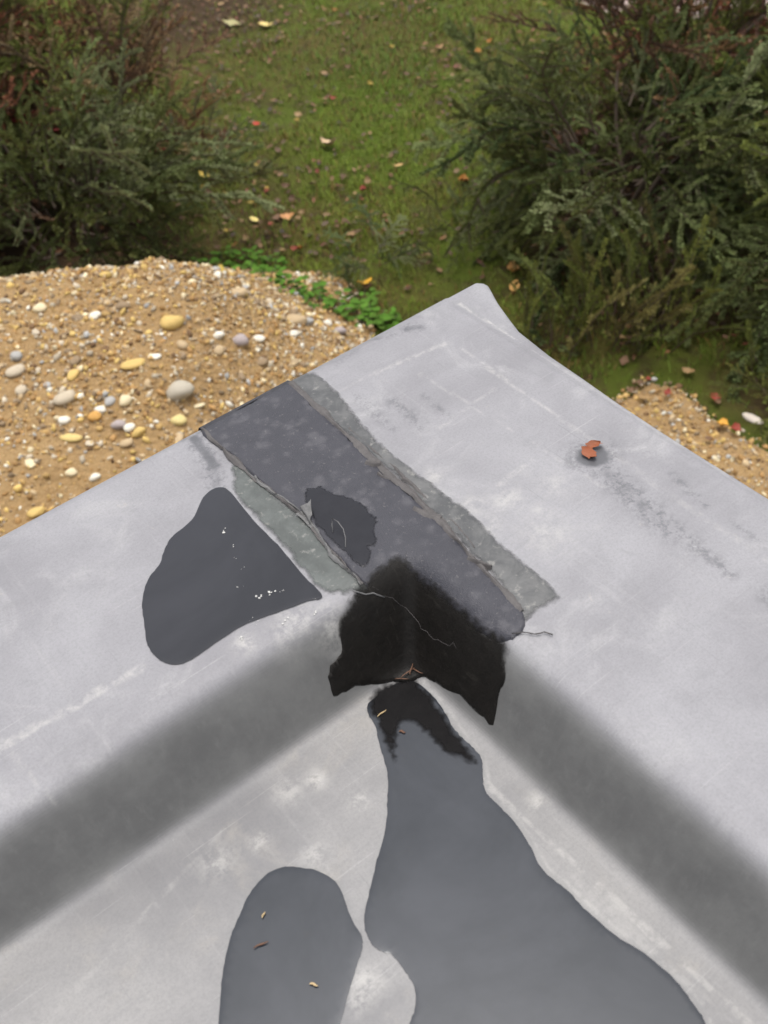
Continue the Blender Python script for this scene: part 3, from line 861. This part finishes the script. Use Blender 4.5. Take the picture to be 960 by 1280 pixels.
while cnt < 265:
    F_, L_ = random.uniform(2.45, 4.3), random.uniform(-2.1, .05)
    x, y = FL(F_, L_)
    if y < .35 or bank(x, y) < .03: continue
    dens = .25 + .9 * vnoise(x, y, .35, 20) + .5 * sstep(-.9, -.1, L_)
    if random.random() > dens: continue
    if np.min(np.hypot(avoid_np[:, 0] - x, avoid_np[:, 1] - y) - avoid_np[:, 2]) < .022: continue
    k = random.choices(range(7), wts)[0]
    c, nm = palette[k]
    s = random.choice((.026, .030, .034, .038, .044, .052))
    fc = random.uniform(.78, 1.1); c = tuple(min(.8, v * fc) for v in c)
    stone(random.choice(('round', 'oval', 'flat', 'angular', 'oval')), x, y, s, c, random.uniform(0, 6.3),
          'small %s pebble among the loose gravel of the bank' % nm, 'small %s pebbles on the gravel bank' % nm, 'pebble')
    cnt += 1
# the gravel too small to count
V0, F0 = ico(1)
N = 36000
Fq_, Lq = rng.uniform(2.2, 4.7, N), rng.uniform(-2.6, .15, N)
gx_ = -.84 + .556 * Fq_ + .831 * Lq; gy_ = -1.04 + .831 * Fq_ - .556 * Lq
keep = (bank(gx_, gy_) > .016) & (gy_ > .05) & (rng.random(N) < .22 + 1.0 * vnoise(gx_, gy_, .30, 20) + .4 * sstep(-1.0, -.1, Lq))
gx_, gy_ = gx_[keep], gy_[keep]
N2 = 14000
hx, hy = rng.uniform(.6, 2.26, N2), rng.uniform(-1.2, 1.55, N2)
k2 = (hx < strip_edge(hy) + .08 * rng.random(N2)) & (hy < 1.36) & (hx + hy * .2 > .8)
gx_, gy_ = np.concatenate([gx_, hx[k2]]), np.concatenate([gy_, hy[k2]])
n = len(gx_)
size = np.clip(rng.lognormal(math.log(.0060), .50, n), .0025, .0145)
R = rng.normal(size=(n, 3, 3)); R, _ = np.linalg.qr(R)
sc3 = size[:, None] * np.stack([rng.uniform(.8, 1.6, n), rng.uniform(.7, 1.1, n), rng.uniform(.45, .9, n)], 1)
vv = V0[None] * (1 + .18 * rng.normal(size=(n, len(V0), 1)))
vv = np.einsum('nvk,nkj->nvj', vv * sc3[:, None, :], R)
gz = ground_z(gx_, gy_) + size * rng.uniform(-.15, .5, n)
vv += np.stack([gx_, gy_, gz], 1)[:, None, :]
ff = F0[None] + (np.arange(n) * len(V0))[:, None, None]
me = np_mesh('gravel', vv.reshape(-1, 3), ff.reshape(-1, 3), smooth=False)
pal = np.array([CREAM, WHITE, TAN, OCHRE, GREY, BROWN, BEIGE, (.33, .19, .07), (.42, .27, .10), (.15, .085, .04)])
pi = rng.choice(10, n, p=[.06, .025, .13, .10, .03, .13, .115, .19, .16, .06])
tint = pal[pi] * rng.uniform(.75, 1.15, (n, 1))
cattr(me, 'tint', np.repeat(tint, len(V0), 0))
tag(obj('gravel', me, M['gravel']), 'fine loose gravel covering the bank and strip', kind='stuff')

# ------------------------------------------------------------------ grass
N = 260000
Fg, Lg = 3.3 + 6.6 * rng.random(N) ** .85, rng.uniform(-3.2, 3.8, N)
x = -.84 + .556 * Fg + .831 * Lg; y = -1.04 + .831 * Fg - .556 * Lg
tuft = vnoise(x, y, .10, 30) * .6 + vnoise(x, y, .45, 31) * .6
bare = sstep(.58, .80, vnoise(x, y, .55, 32)) * .8
bare = np.maximum(bare, .93 * bare_soil(Fg, Lg))
keep = (bank(x, y) < .028) & (strip_z(x, y) < 0) & (rng.random(N) < (.25 + .9 * tuft) * (1 - bare)) & (np.abs(y + 0 * x) > .05)
x, y = x[keep], y[keep]
n = len(x)
hgt = .014 + .034 * rng.random(n) * (.4 + vnoise(x, y, .25, 33))
az = rng.uniform(0, 2 * np.pi, n)
lean = rng.uniform(.2, 1.1, n) * hgt
wd = rng.uniform(.0014, .0028, n)
z = lawn_z(x, y) - .003
dx, dy = np.cos(az), np.sin(az)
def pt(s, t, h):
    return np.stack([x + dx * lean * t - dy * wd * s, y + dy * lean * t + dx * wd * s, z + hgt * h], 1)
vv = np.stack([pt(-1, 0, 0), pt(1, 0, 0), pt(-.8, .35, .6), pt(.8, .35, .6), pt(0, 1, .95)], 1)
f0 = np.array([[0, 1, 3], [0, 3, 2], [2, 3, 4]])
ff = f0[None] + (np.arange(n) * 5)[:, None, None]
me = np_mesh('grass', vv.reshape(-1, 3), ff.reshape(-1, 3))
g1, g2, g3 = np.array([.085, .160, .014]), np.array([.160, .205, .018]), np.array([.165, .085, .026])
a, b = vnoise(x, y, .7, 34)[:, None], rng.random((n, 1))
tint = g1 * (1 - a) + g2 * a
tint = np.where(b > .80, g3, tint) * rng.uniform(.65, 1.2, (n, 1))
cattr(me, 'tint', np.repeat(tint, 5, 0))
tag(obj('grass', me, M['grass']), 'short mossy grass of the lawn between the shrubs', kind='stuff')

# flat litter of rotting leaf bits between the blades
N = 6500
Fl, Ll = rng.uniform(3.7, 9.3, N), rng.uniform(-2.6, 3.2, N)
x = -.84 + .556 * Fl + .831 * Ll; y = -1.04 + .831 * Fl - .556 * Ll
dens = sstep(.45, .75, vnoise(x, y, .32, 41)) * .8 + .12
dens = np.maximum(dens, bare_soil(Fl, Ll))
keep = (bank(x, y) < .01) & (strip_z(x, y) < 0) & (rng.random(N) < dens)
x, y = x[keep], y[keep]
n = len(x)
a0 = rng.uniform(0, 6.283, n); l = rng.uniform(.012, .026, n); w = l * rng.uniform(.3, .6, n)
z0 = lawn_z(x, y) + rng.uniform(.012, .034, n)
def lp(u, v, h):
    return np.stack([x + np.cos(a0) * l * u - np.sin(a0) * w * v, y + np.sin(a0) * l * u + np.cos(a0) * w * v, z0 + h * rng.uniform(-.5, 1, n)], 1)
vv = np.stack([lp(-1, 0, .008), lp(-.3, 1, .008), lp(.5, .8, .008), lp(1, 0, .01), lp(.4, -.9, .008), lp(-.4, -.8, .008)], 1)
ff = np.array([[0, 1, 5], [1, 2, 4], [1, 4, 5], [2, 3, 4]])[None] + (np.arange(n) * 6)[:, None, None]
me = np_mesh('leaf_litter', vv.reshape(-1, 3), ff.reshape(-1, 3))
lpal = np.array([(.13, .060, .024), (.19, .085, .030), (.085, .050, .024), (.24, .135, .055), (.065, .040, .022), (.15, .045, .020)])
cattr(me, 'tint', np.repeat(lpal[rng.integers(0, 6, n)] * rng.uniform(.4, .9, (n, 1)), 6, 0))
tag(obj('leaf_litter', me, M['grass']), 'small rotting brown leaf bits in the grass', kind='stuff')

# ------------------------------------------------------------------ fallen leaves
def leaf_mesh(seed, curl, lobed=False):
    r = random.Random(seed)
    V, Fc = [], []
    nseg = 6
    for i in range(nseg + 1):
        t = i / nseg
        w = .36 * math.sin(math.pi * min(1, t * .93 + .05)) ** .8 * (1 + (.25 * math.sin(t * 15) if lobed else .06 * math.sin(t * 11)))
        zc = curl * (.35 * (t - .5) ** 2 * 2) + r.gauss(0, .015)
        for s in (-1, 0, 1):
            V.append((t - .5, s * w, zc + abs(s) * (.12 * curl + r.uniform(-.03, .06))))
        if i:
            a = (i - 1) * 3
            Fc += [(a, a + 1, a + 4, a + 3), (a + 1, a + 2, a + 5, a + 4)]
    b = len(V)                                             # stalk
    V += [(-.5, -.012, 0), (-.5, .012, 0), (-.78, .01, .06 * curl + .02), (-.78, -.004, .06 * curl + .02)]
    Fc.append((b, b + 1, b + 2, b + 3))
    me = np_mesh('fallen_leaf', V, Fc)
    me.materials.append(M['dryleaf'])
    return me
leaf_meshes = [leaf_mesh(k, c, k % 2 == 1) for k, c in enumerate((.5, 1.0, 1.6, .2, .8, 1.3))]
def fallen(x, y, size, rgb, label, group=None, rz=None, z=None, mesh=None, tilt=.35):
    o = bpy.data.objects.new('fallen_leaf', leaf_meshes[mesh if mesh is not None else random.randrange(6)])
    o.location = (x, y, (float(ground_z(np.array(x), np.array(y))) + .022) if z is None else z)
    o.scale = (size, size, size)
    o.rotation_euler = (random.uniform(-tilt, tilt), random.uniform(-tilt, tilt), random.uniform(0, 6.3) if rz is None else rz)
    o.color = (*rgb, 1)
    link(o)
    return tag(o, label, 'leaf', group)
YEL, LOR, LTAN, RED, LBR = (.40, .28, .05), (.36, .15, .03), (.30, .19, .085), (.22, .035, .02), (.13, .07, .035)
fallen(2.99, 5.89, .13, (.30, .27, .12), 'large dull green-beige leaf on the dark soil at the top', mesh=3)
fallen(3.12, 5.67, .10, (.58, .45, .16), 'pale yellow leaf on the dark soil at the top', mesh=0)
fallen(2.41, 3.97, .10, (.50, .36, .22), 'curled tan leaf in the middle of the lawn left half', mesh=2)
fallen(2.28, 4.52, .045, (.40, .04, .02), 'single bright red leaf right of the left shrub', mesh=0)
fallen(3.78, 4.24, .055, LOR, 'orange leaf high on the lawn near the right shrub', mesh=1)
fallen(2.54, 3.50, .055, (.55, .34, .14), 'light orange-tan leaf in the centre of the lawn', mesh=0)
fallen(2.67, 3.11, .075, LOR, 'curled orange leaf left of the right shrub', mesh=2)
fallen(1.71, 2.72, .075, (.62, .34, .03), 'bright orange-yellow leaf above the herbs on the low lawn', mesh=1)
fallen(2.27, 2.30, .085, (.50, .27, .09), 'upright orange-tan leaf just right of the rim corner tip', rz=.9, mesh=2)
fallen(2.19, 2.20, .065, (.54, .30, .09), 'flat orange-tan leaf lower right of the rim corner tip', mesh=0)
fallen(1.53, 3.81, .075, YEL, 'yellow leaf caught at the right fringe of the left shrub', z=.25)
fallen(1.67, 3.62, .055, (.60, .48, .16), 'pale yellow leaf beside the leaf litter on the left')
fallen(1.80, 3.50, .075, (.44, .22, .09), 'rusty brown leaf in the litter right of the left shrub', mesh=1)
fallen(2.078, .899, .06, (.55, .28, .04), 'orange leaf on the gravel strip left of the pale stone', mesh=1)
fallen(1.02, 2.80, .05, YEL, 'small yellow leaf behind the right shoulder of the bank')
fallen(3.67, 4.47, .06, LTAN, 'tan leaf farthest up the lawn near the right shrub', mesh=1)
kinds = [(LTAN, 'tan', .28), (LOR, 'orange', .10), (YEL, 'yellow', .10), (LBR, 'brown', .46), (RED, 'dark red', .06)]
cnt = 0
while cnt < 115:
    if cnt % 3 == 0:
        F_, L_ = random.gauss(5.2, .8), random.gauss(-.42, .25)        # litter band beside the left shrub
    else:
        F_, L_ = random.uniform(3.8, 8.6), random.uniform(-1.2, 1.5)
    x, y = FL(F_, L_)
    if bank(x, y) > .02 or strip_z(np.array(x), np.array(y)) > 0: continue
    c, nm, _ = random.choices(kinds, [k[2] for k in kinds])[0]
    fc = random.uniform(.5, .95); c = tuple(v * fc for v in c)
    fallen(x, y, random.uniform(.028, .055), c, 'small %s fallen leaf scattered on the lawn' % nm, 'small %s leaves scattered on the lawn' % nm)
    cnt += 1
for k in range(14):
    x, y = random.uniform(1.95, 2.3), random.uniform(.75, 1.55)
    c = random.choice((LBR, LTAN, RED, LBR))
    fallen(x, y, random.uniform(.03, .06), c, 'small withered leaf along the border of the gravel strip', 'withered leaves along the gravel strip')
# the red leaf on the rim
V, Fc = [], []
for i in range(17):
    t = i / 16
    w = .0088 * (.35 + .75 * abs(math.sin(math.pi * (t * 1.9 + .08)))) * (1 - .25 * t) * (1 + .16 * math.sin(t * 23)) * (1 if 0 < i < 16 else .2)
    cx, cy = -.1005 + .029 * t, -.3765 + .014 * math.sin(t * 2.4)
    for s in (-1, -.3, .4, 1):
        x, y = cx + s * w * .45, cy - s * w
        V.append((x, y, float(roof_z(x, y)) + .002 + .0030 * abs(s) + .0018 * math.sin(t * 9 + s)))
    if i:
        a = (i - 1) * 4
        for k in range(3): Fc.append((a + k, a + k + 1, a + k + 5, a + k + 4))
me = np_mesh('fallen_leaf', V, Fc); me.materials.append(M['dryleaf'])
o = link(bpy.data.objects.new('fallen_leaf', me)); o.color = (.21, .062, .025, 1)
tag(o, 'small rust-red leaf lying in a damp ring on the roof rim', 'leaf')

# ------------------------------------------------------------------ shrubs
def spray(seed, n_side, side_len, leaf_l, leaf_w, step, droop, per=2, spread=55, spine_bare=.12, upright=0.0):
    """one leafy branch of unit length along +X: (twig mesh, leaves mesh)"""
    q = np.random.default_rng(seed)
    T, TF = [], []
    LV, LF, LT, LC = [], [], [], []
    def path(p0, d0, length, dr, n):
        pts, p, d = [np.array(p0)], np.array(p0, float), np.array(d0, float)
        for i in range(n):
            d = d + np.array([0, 0, -dr / n]) + q.normal(0, .15, 3)
            d /= np.linalg.norm(d)
            p = p + d * length / n
            pts.append(p.copy())
        return np.array(pts)
    def tubes(pts, r0):
        b = len(T)
        for i, p in enumerate(pts):
            d = pts[min(i + 1, len(pts) - 1)] - pts[max(i - 1, 0)]
            d = d / np.linalg.norm(d)
            u = np.cross(d, [0.1, .2, 1]); u /= np.linalg.norm(u); v = np.cross(d, u)
            r = r0 * (1 - .8 * i / (len(pts) - 1))
            for k in range(3):
                a = 2.094 * k
                T.append(p + r * (u * math.cos(a) + v * math.sin(a)))
            if i:
                for k in range(3):
                    TF.append((b + (i - 1) * 3 + k, b + (i - 1) * 3 + (k + 1) % 3, b + i * 3 + (k + 1) % 3, b + i * 3 + k))
    def leaves(pts, start, tip0):
        s = np.concatenate([[0], np.cumsum(np.linalg.norm(np.diff(pts, axis=0), axis=1))])
        t = np.arange(start, s[-1], step)
        for tt in t:
            p = np.array([np.interp(tt, s, pts[:, k]) for k in range(3)])
            i = min(np.searchsorted(s, tt), len(s) - 1)
            d = pts[i] - pts[max(i - 1, 0)]
            d = d / max(np.linalg.norm(d), 1e-9)
            sd_ = np.cross(d, [0, 0, 1]); sd_ /= max(np.linalg.norm(sd_), 1e-9)
            up = np.cross(sd_, d)
            for k in range(per):
                an = q.uniform(-.5, .6) + (math.pi if (k % 2) else 0) + (q.uniform(0, 6.3) if k > 1 else 0)
                out = sd_ * math.cos(an) + up * abs(math.sin(an)) * (1 if k < 2 else .8)
                ld = out * q.uniform(.6, 1) + d * q.uniform(.3, .9) + np.array([0, 0, q.uniform(-.15, .35)])
                ld /= np.linalg.norm(ld)
                nn = np.cross(ld, np.cross(np.array([0, 0, 1.]) + q.normal(0, .45, 3), ld)); nn /= max(np.linalg.norm(nn), 1e-9)
                w = np.cross(nn, ld)
                l, ww = leaf_l * q.uniform(.65, 1.15), leaf_w * q.uniform(.7, 1.15)
                b = len(LV)
                LV.extend([p, p + ld * l * .5 + w * ww + nn * ww * .35, p + ld * l, p + ld * l * .5 - w * ww + nn * ww * .35])
                LF.extend([(b, b + 2, b + 1), (b, b + 3, b + 2)])
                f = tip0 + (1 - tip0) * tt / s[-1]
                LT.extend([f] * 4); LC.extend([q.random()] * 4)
    sp_ = path((0, 0, 0), (1, 0, .25 * droop), 1.0, droop, 8)
    tubes(sp_, .008)
    leaves(sp_, spine_bare, .1)
    for k in range(n_side):
        f = .12 + .82 * (k + q.uniform(-.3, .3)) / n_side
        f = min(max(f, .08), .95)
        i = f * 8; a = int(i)
        p = sp_[a] + (sp_[min(a + 1, 8)] - sp_[a]) * (i - a)
        d = sp_[min(a + 1, 8)] - sp_[a]; d /= np.linalg.norm(d)
        ang = math.radians(spread + q.uniform(-12, 12)) * (1 if k % 2 else -1)
        dv = np.array([d[0] * math.cos(ang) - d[1] * math.sin(ang), d[0] * math.sin(ang) + d[1] * math.cos(ang), d[2] + q.uniform(-.2, .35) + upright])
        dv /= np.linalg.norm(dv)
        sl = side_len * (1.05 - .75 * f) * q.uniform(.7, 1.2)
        st = path(p, dv, sl, droop * .5, 4)
        tubes(st, .004)
        leaves(st, step, .35)
    tw = np_mesh('branch', np.array(T), np.array(TF)); tw.materials.append(M['bark'])
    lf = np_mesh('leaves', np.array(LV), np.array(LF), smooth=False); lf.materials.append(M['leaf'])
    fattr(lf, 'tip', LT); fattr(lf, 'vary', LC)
    return tw, lf

BIG = [spray(100 + k, 10, .38, .028, .0095, .0140, .75, 3, 52) for k in range(6)]              # arching shoots
DENSE = [spray(200 + k, 8, .30, .027, .0090, .0110, .95, 4, 46) for k in range(6)]             # slender bottle-brush shoots
THIN = [spray(300 + k, 12, .36, .027, .0092, .017, .3, 3, 45, .12, .1) for k in range(4)]        # sparse upright twigs
FROND = [spray(400 + k, 5, .22, .046, .0062, .013, .25, 3, 30, .25, .2) for k in range(4)]    # narrow leaved upright stems

def shrub(name, label, cat, F_, L_, rad, height, n, kit, cols, elev=(-8, 62), seed=0, length=(.40, 1.0), inner=.46, group=None, az=None, z0=.12, top=.72):
    r = random.Random(seed)
    x, y = FL(F_, L_)
    root = empty(name, (x, y, float(lawn_z(x, y))))
    tag(root, label, cat, group)
    for k in range(5):                                      # stems
        a = k * 1.257 + r.random()
        e = Vector((math.cos(a) * rad * .45, math.sin(a) * rad * .45, height * r.uniform(.5, .75)))
        pts = [Vector((math.cos(a) * .03, math.sin(a) * .03, -.05)).lerp(e, t) + Vector((r.gauss(0, .02), r.gauss(0, .02), .12 * height * math.sin(t * 3.1))) for t in (0, .25, .5, .75, 1)]
        tube('stem', pts, .016 * min(1, rad * rad * 1.3), M['bark'], root, 6, .35)
    for k in range(n):
        h = r.random()
        a = r.uniform(0, 2 * math.pi) if az is None else r.uniform(*az)
        rr = rad * inner * math.sqrt(r.random())
        o = Vector((math.cos(a) * rr, math.sin(a) * rr, height * (z0 + (top - z0) * h)))
        el = math.radians(elev[0] + (elev[1] - elev[0]) * (h ** 1.3) + r.gauss(0, 9))
        tw, lf = kit[k % len(kit)]
        b = bpy.data.objects.new('branch', tw)
        s = rad * r.uniform(*length)
        b.location = o
        b.rotation_euler = (Matrix.Rotation(a + r.gauss(0, .35), 3, 'Z') @ Matrix.Rotation(-el, 3, 'Y') @ Matrix.Rotation(r.gauss(0, .9), 3, 'X')).to_euler()
        b.scale = (s, s * r.uniform(.7, 1.2), s)
        link(b, root)
        l = bpy.data.objects.new('leaves', lf)
        c = r.choice(cols)
        f = r.uniform(.75, 1.25)
        l.color = (c[0] * f, c[1] * f, c[2] * f, 1)
        link(l, b)
    return root

BG1, BG2, BG3 = (.086, .104, .040), (.070, .080, .026), (.118, .132, .064)
BR1, BR2, BR3 = (.150, .058, .036), (.180, .100, .052), (.095, .052, .034)
CR, STR = (.20, .022, .028), (.22, .155, .085)
OL1, OL2 = (.088, .104, .026), (.120, .125, .030)
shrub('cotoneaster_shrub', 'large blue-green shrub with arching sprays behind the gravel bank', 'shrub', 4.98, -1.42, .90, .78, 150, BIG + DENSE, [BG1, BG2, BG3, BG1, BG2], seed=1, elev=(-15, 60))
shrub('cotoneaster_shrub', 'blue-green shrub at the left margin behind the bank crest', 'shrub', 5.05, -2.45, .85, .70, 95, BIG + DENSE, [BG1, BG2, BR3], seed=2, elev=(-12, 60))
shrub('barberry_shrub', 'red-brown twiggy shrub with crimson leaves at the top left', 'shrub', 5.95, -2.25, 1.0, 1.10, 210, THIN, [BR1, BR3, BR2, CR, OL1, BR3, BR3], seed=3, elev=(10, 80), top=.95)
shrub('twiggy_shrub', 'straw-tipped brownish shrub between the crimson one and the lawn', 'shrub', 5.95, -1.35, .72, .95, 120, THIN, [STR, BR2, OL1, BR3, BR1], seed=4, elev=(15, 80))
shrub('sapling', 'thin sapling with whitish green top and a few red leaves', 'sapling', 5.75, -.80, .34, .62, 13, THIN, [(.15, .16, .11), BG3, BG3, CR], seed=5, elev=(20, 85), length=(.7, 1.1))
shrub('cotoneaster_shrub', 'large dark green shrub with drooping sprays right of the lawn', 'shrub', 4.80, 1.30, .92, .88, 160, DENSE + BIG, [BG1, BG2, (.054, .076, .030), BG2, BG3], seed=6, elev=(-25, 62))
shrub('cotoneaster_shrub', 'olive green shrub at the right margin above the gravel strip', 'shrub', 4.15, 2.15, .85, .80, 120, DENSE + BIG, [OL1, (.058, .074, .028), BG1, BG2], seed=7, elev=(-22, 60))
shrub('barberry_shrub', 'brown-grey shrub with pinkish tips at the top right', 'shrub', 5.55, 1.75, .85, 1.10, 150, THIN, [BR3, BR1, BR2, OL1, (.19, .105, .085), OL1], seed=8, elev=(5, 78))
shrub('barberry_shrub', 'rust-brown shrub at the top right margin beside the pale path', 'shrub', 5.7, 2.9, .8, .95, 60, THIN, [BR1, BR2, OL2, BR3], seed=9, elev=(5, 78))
for k, (F_, L_) in enumerate(((3.88, .80), (3.92, 1.03), (3.86, 1.26))):
    shrub('willowy_plant', ('yellow-green plant of upright narrow-leaved stems nearest the rim corner', 'narrow-leaved upright plant in the middle below the dark shrub', 'narrow-leaved upright plant below the dark shrub at the right')[k], 'plant',
          F_, L_, .32, .50, 16, FROND, [(.115, .125, .030), (.098, .115, .034), (.12, .105, .038), OL1], seed=20 + k, elev=(70, 89), length=(1.3, 1.9), inner=.5, z0=.0, top=.08)
shrub('groundcover_plant', 'low grey-green creeping plant in the middle of the near lawn', 'plant', 4.75, .08, .34, .12, 14, BIG, [BG3, (.075, .105, .045)], seed=30, elev=(4, 30), length=(.6, 1.0))
shrub('groundcover_plant', 'low dark creeping plant at the left foot of the right shrub', 'plant', 4.85, .55, .36, .16, 16, BIG, [BG2, BG1], seed=31, elev=(4, 35), length=(.6, 1.0))
shrub('groundcover_plant', 'low green leafy growth between the olive shrub and the gravel strip', 'plant', 3.72, 1.85, .42, .22, 26, DENSE + BIG, [OL1, BG1, BG3], seed=33, elev=(2, 40), length=(.5, 1.0))
shrub('groundcover_plant', 'tangle of thin grassy shoots above the gravel strip', 'plant', 3.35, 1.62, .30, .14, 14, THIN + FROND, [OL1, OL2, (.07, .08, .02)], seed=32, elev=(5, 60), length=(.7, 1.1))

# ------------------------------------------------------------------ herbs along the bank
def herb_mesh(seed):
    q = random.Random(seed)
    V, Fc = [], []
    for k in range(26):
        a, h, rr = q.uniform(0, 6.3), q.uniform(.15, .9), q.uniform(.1, .55)
        c = Vector((math.cos(a) * rr, math.sin(a) * rr, h * .7))
        b = a + q.gauss(0, .6)
        d = Vector((math.cos(b), math.sin(b), q.uniform(-.3, .35))).normalized()
        s = Vector((-math.sin(b), math.cos(b), q.gauss(0, .2)))
        l, w = q.uniform(.22, .42), q.uniform(.09, .15)
        i = len(V)
        V += [c, c + d * l * .35 + s * w, c + d * l * .75 + s * w * .8, c + d * l + Vector((0, 0, -.05)), c + d * l * .75 - s * w * .8, c + d * l * .35 - s * w, c + d * l * .5 - Vector((0, 0, .04))]
        for j in range(6): Fc.append((i + j, i + (j + 1) % 6, i + 6))
    me = np_mesh('leaves', V, Fc)
    me.materials.append(M['leaf'])
    fattr(me, 'tip', [random.random() * .6 for _ in V]); fattr(me, 'vary', np.repeat([random.random() for _ in range(len(V) // 7)], 7))
    return me
herbs = [herb_mesh(k) for k in range(4)]
NTH = ('first', 'second', 'third', 'fourth', 'fifth', 'sixth', 'seventh', 'eighth')
hs = [(1.32, 2.93, .13), (1.36, 2.82, .15), (1.42, 2.75, .14), (1.40, 2.66, .12), (1.48, 2.62, .16), (1.52, 2.53, .15), (1.56, 2.46, .17), (1.60, 2.40, .14), (1.35, 3.41, .14), (1.43, 3.30, .13), (1.22, 3.38, .13), (1.48, 3.16, .12), (1.30, 3.08, .12), (1.62, 2.62, .12)]
for k, (x, y, s) in enumerate(hs):
    root = empty('weed', (x, y, float(ground_z(np.array(x), np.array(y)))), k * 1.3)
    tag(root, 'bright green leafy weed, %s from the roof edge along the bank foot' % NTH[7 - k] if k < 8 else ('light green weed in the grass behind the bank shoulder, %s towards the left shrub' % NTH[k - 8]), 'weed', 'green weeds along the foot of the gravel bank')
    l = bpy.data.objects.new('leaves', herbs[k % 4])
    l.scale = (s * .85, s * .85, s * .6)
    f = random.uniform(.8, 1.2)
    l.color = (.075 * f, .165 * f, .022 * f, 1)
    link(l, root)
    for j in range(3):
        a = j * 2.1 + k
        tube('stem', [(0, 0, -.02), (math.cos(a) * s * .15, math.sin(a) * s * .15, s * .25), (math.cos(a) * s * .35, math.sin(a) * s * .35, s * .45)], .0025, M['bark'], root, 4, .5)
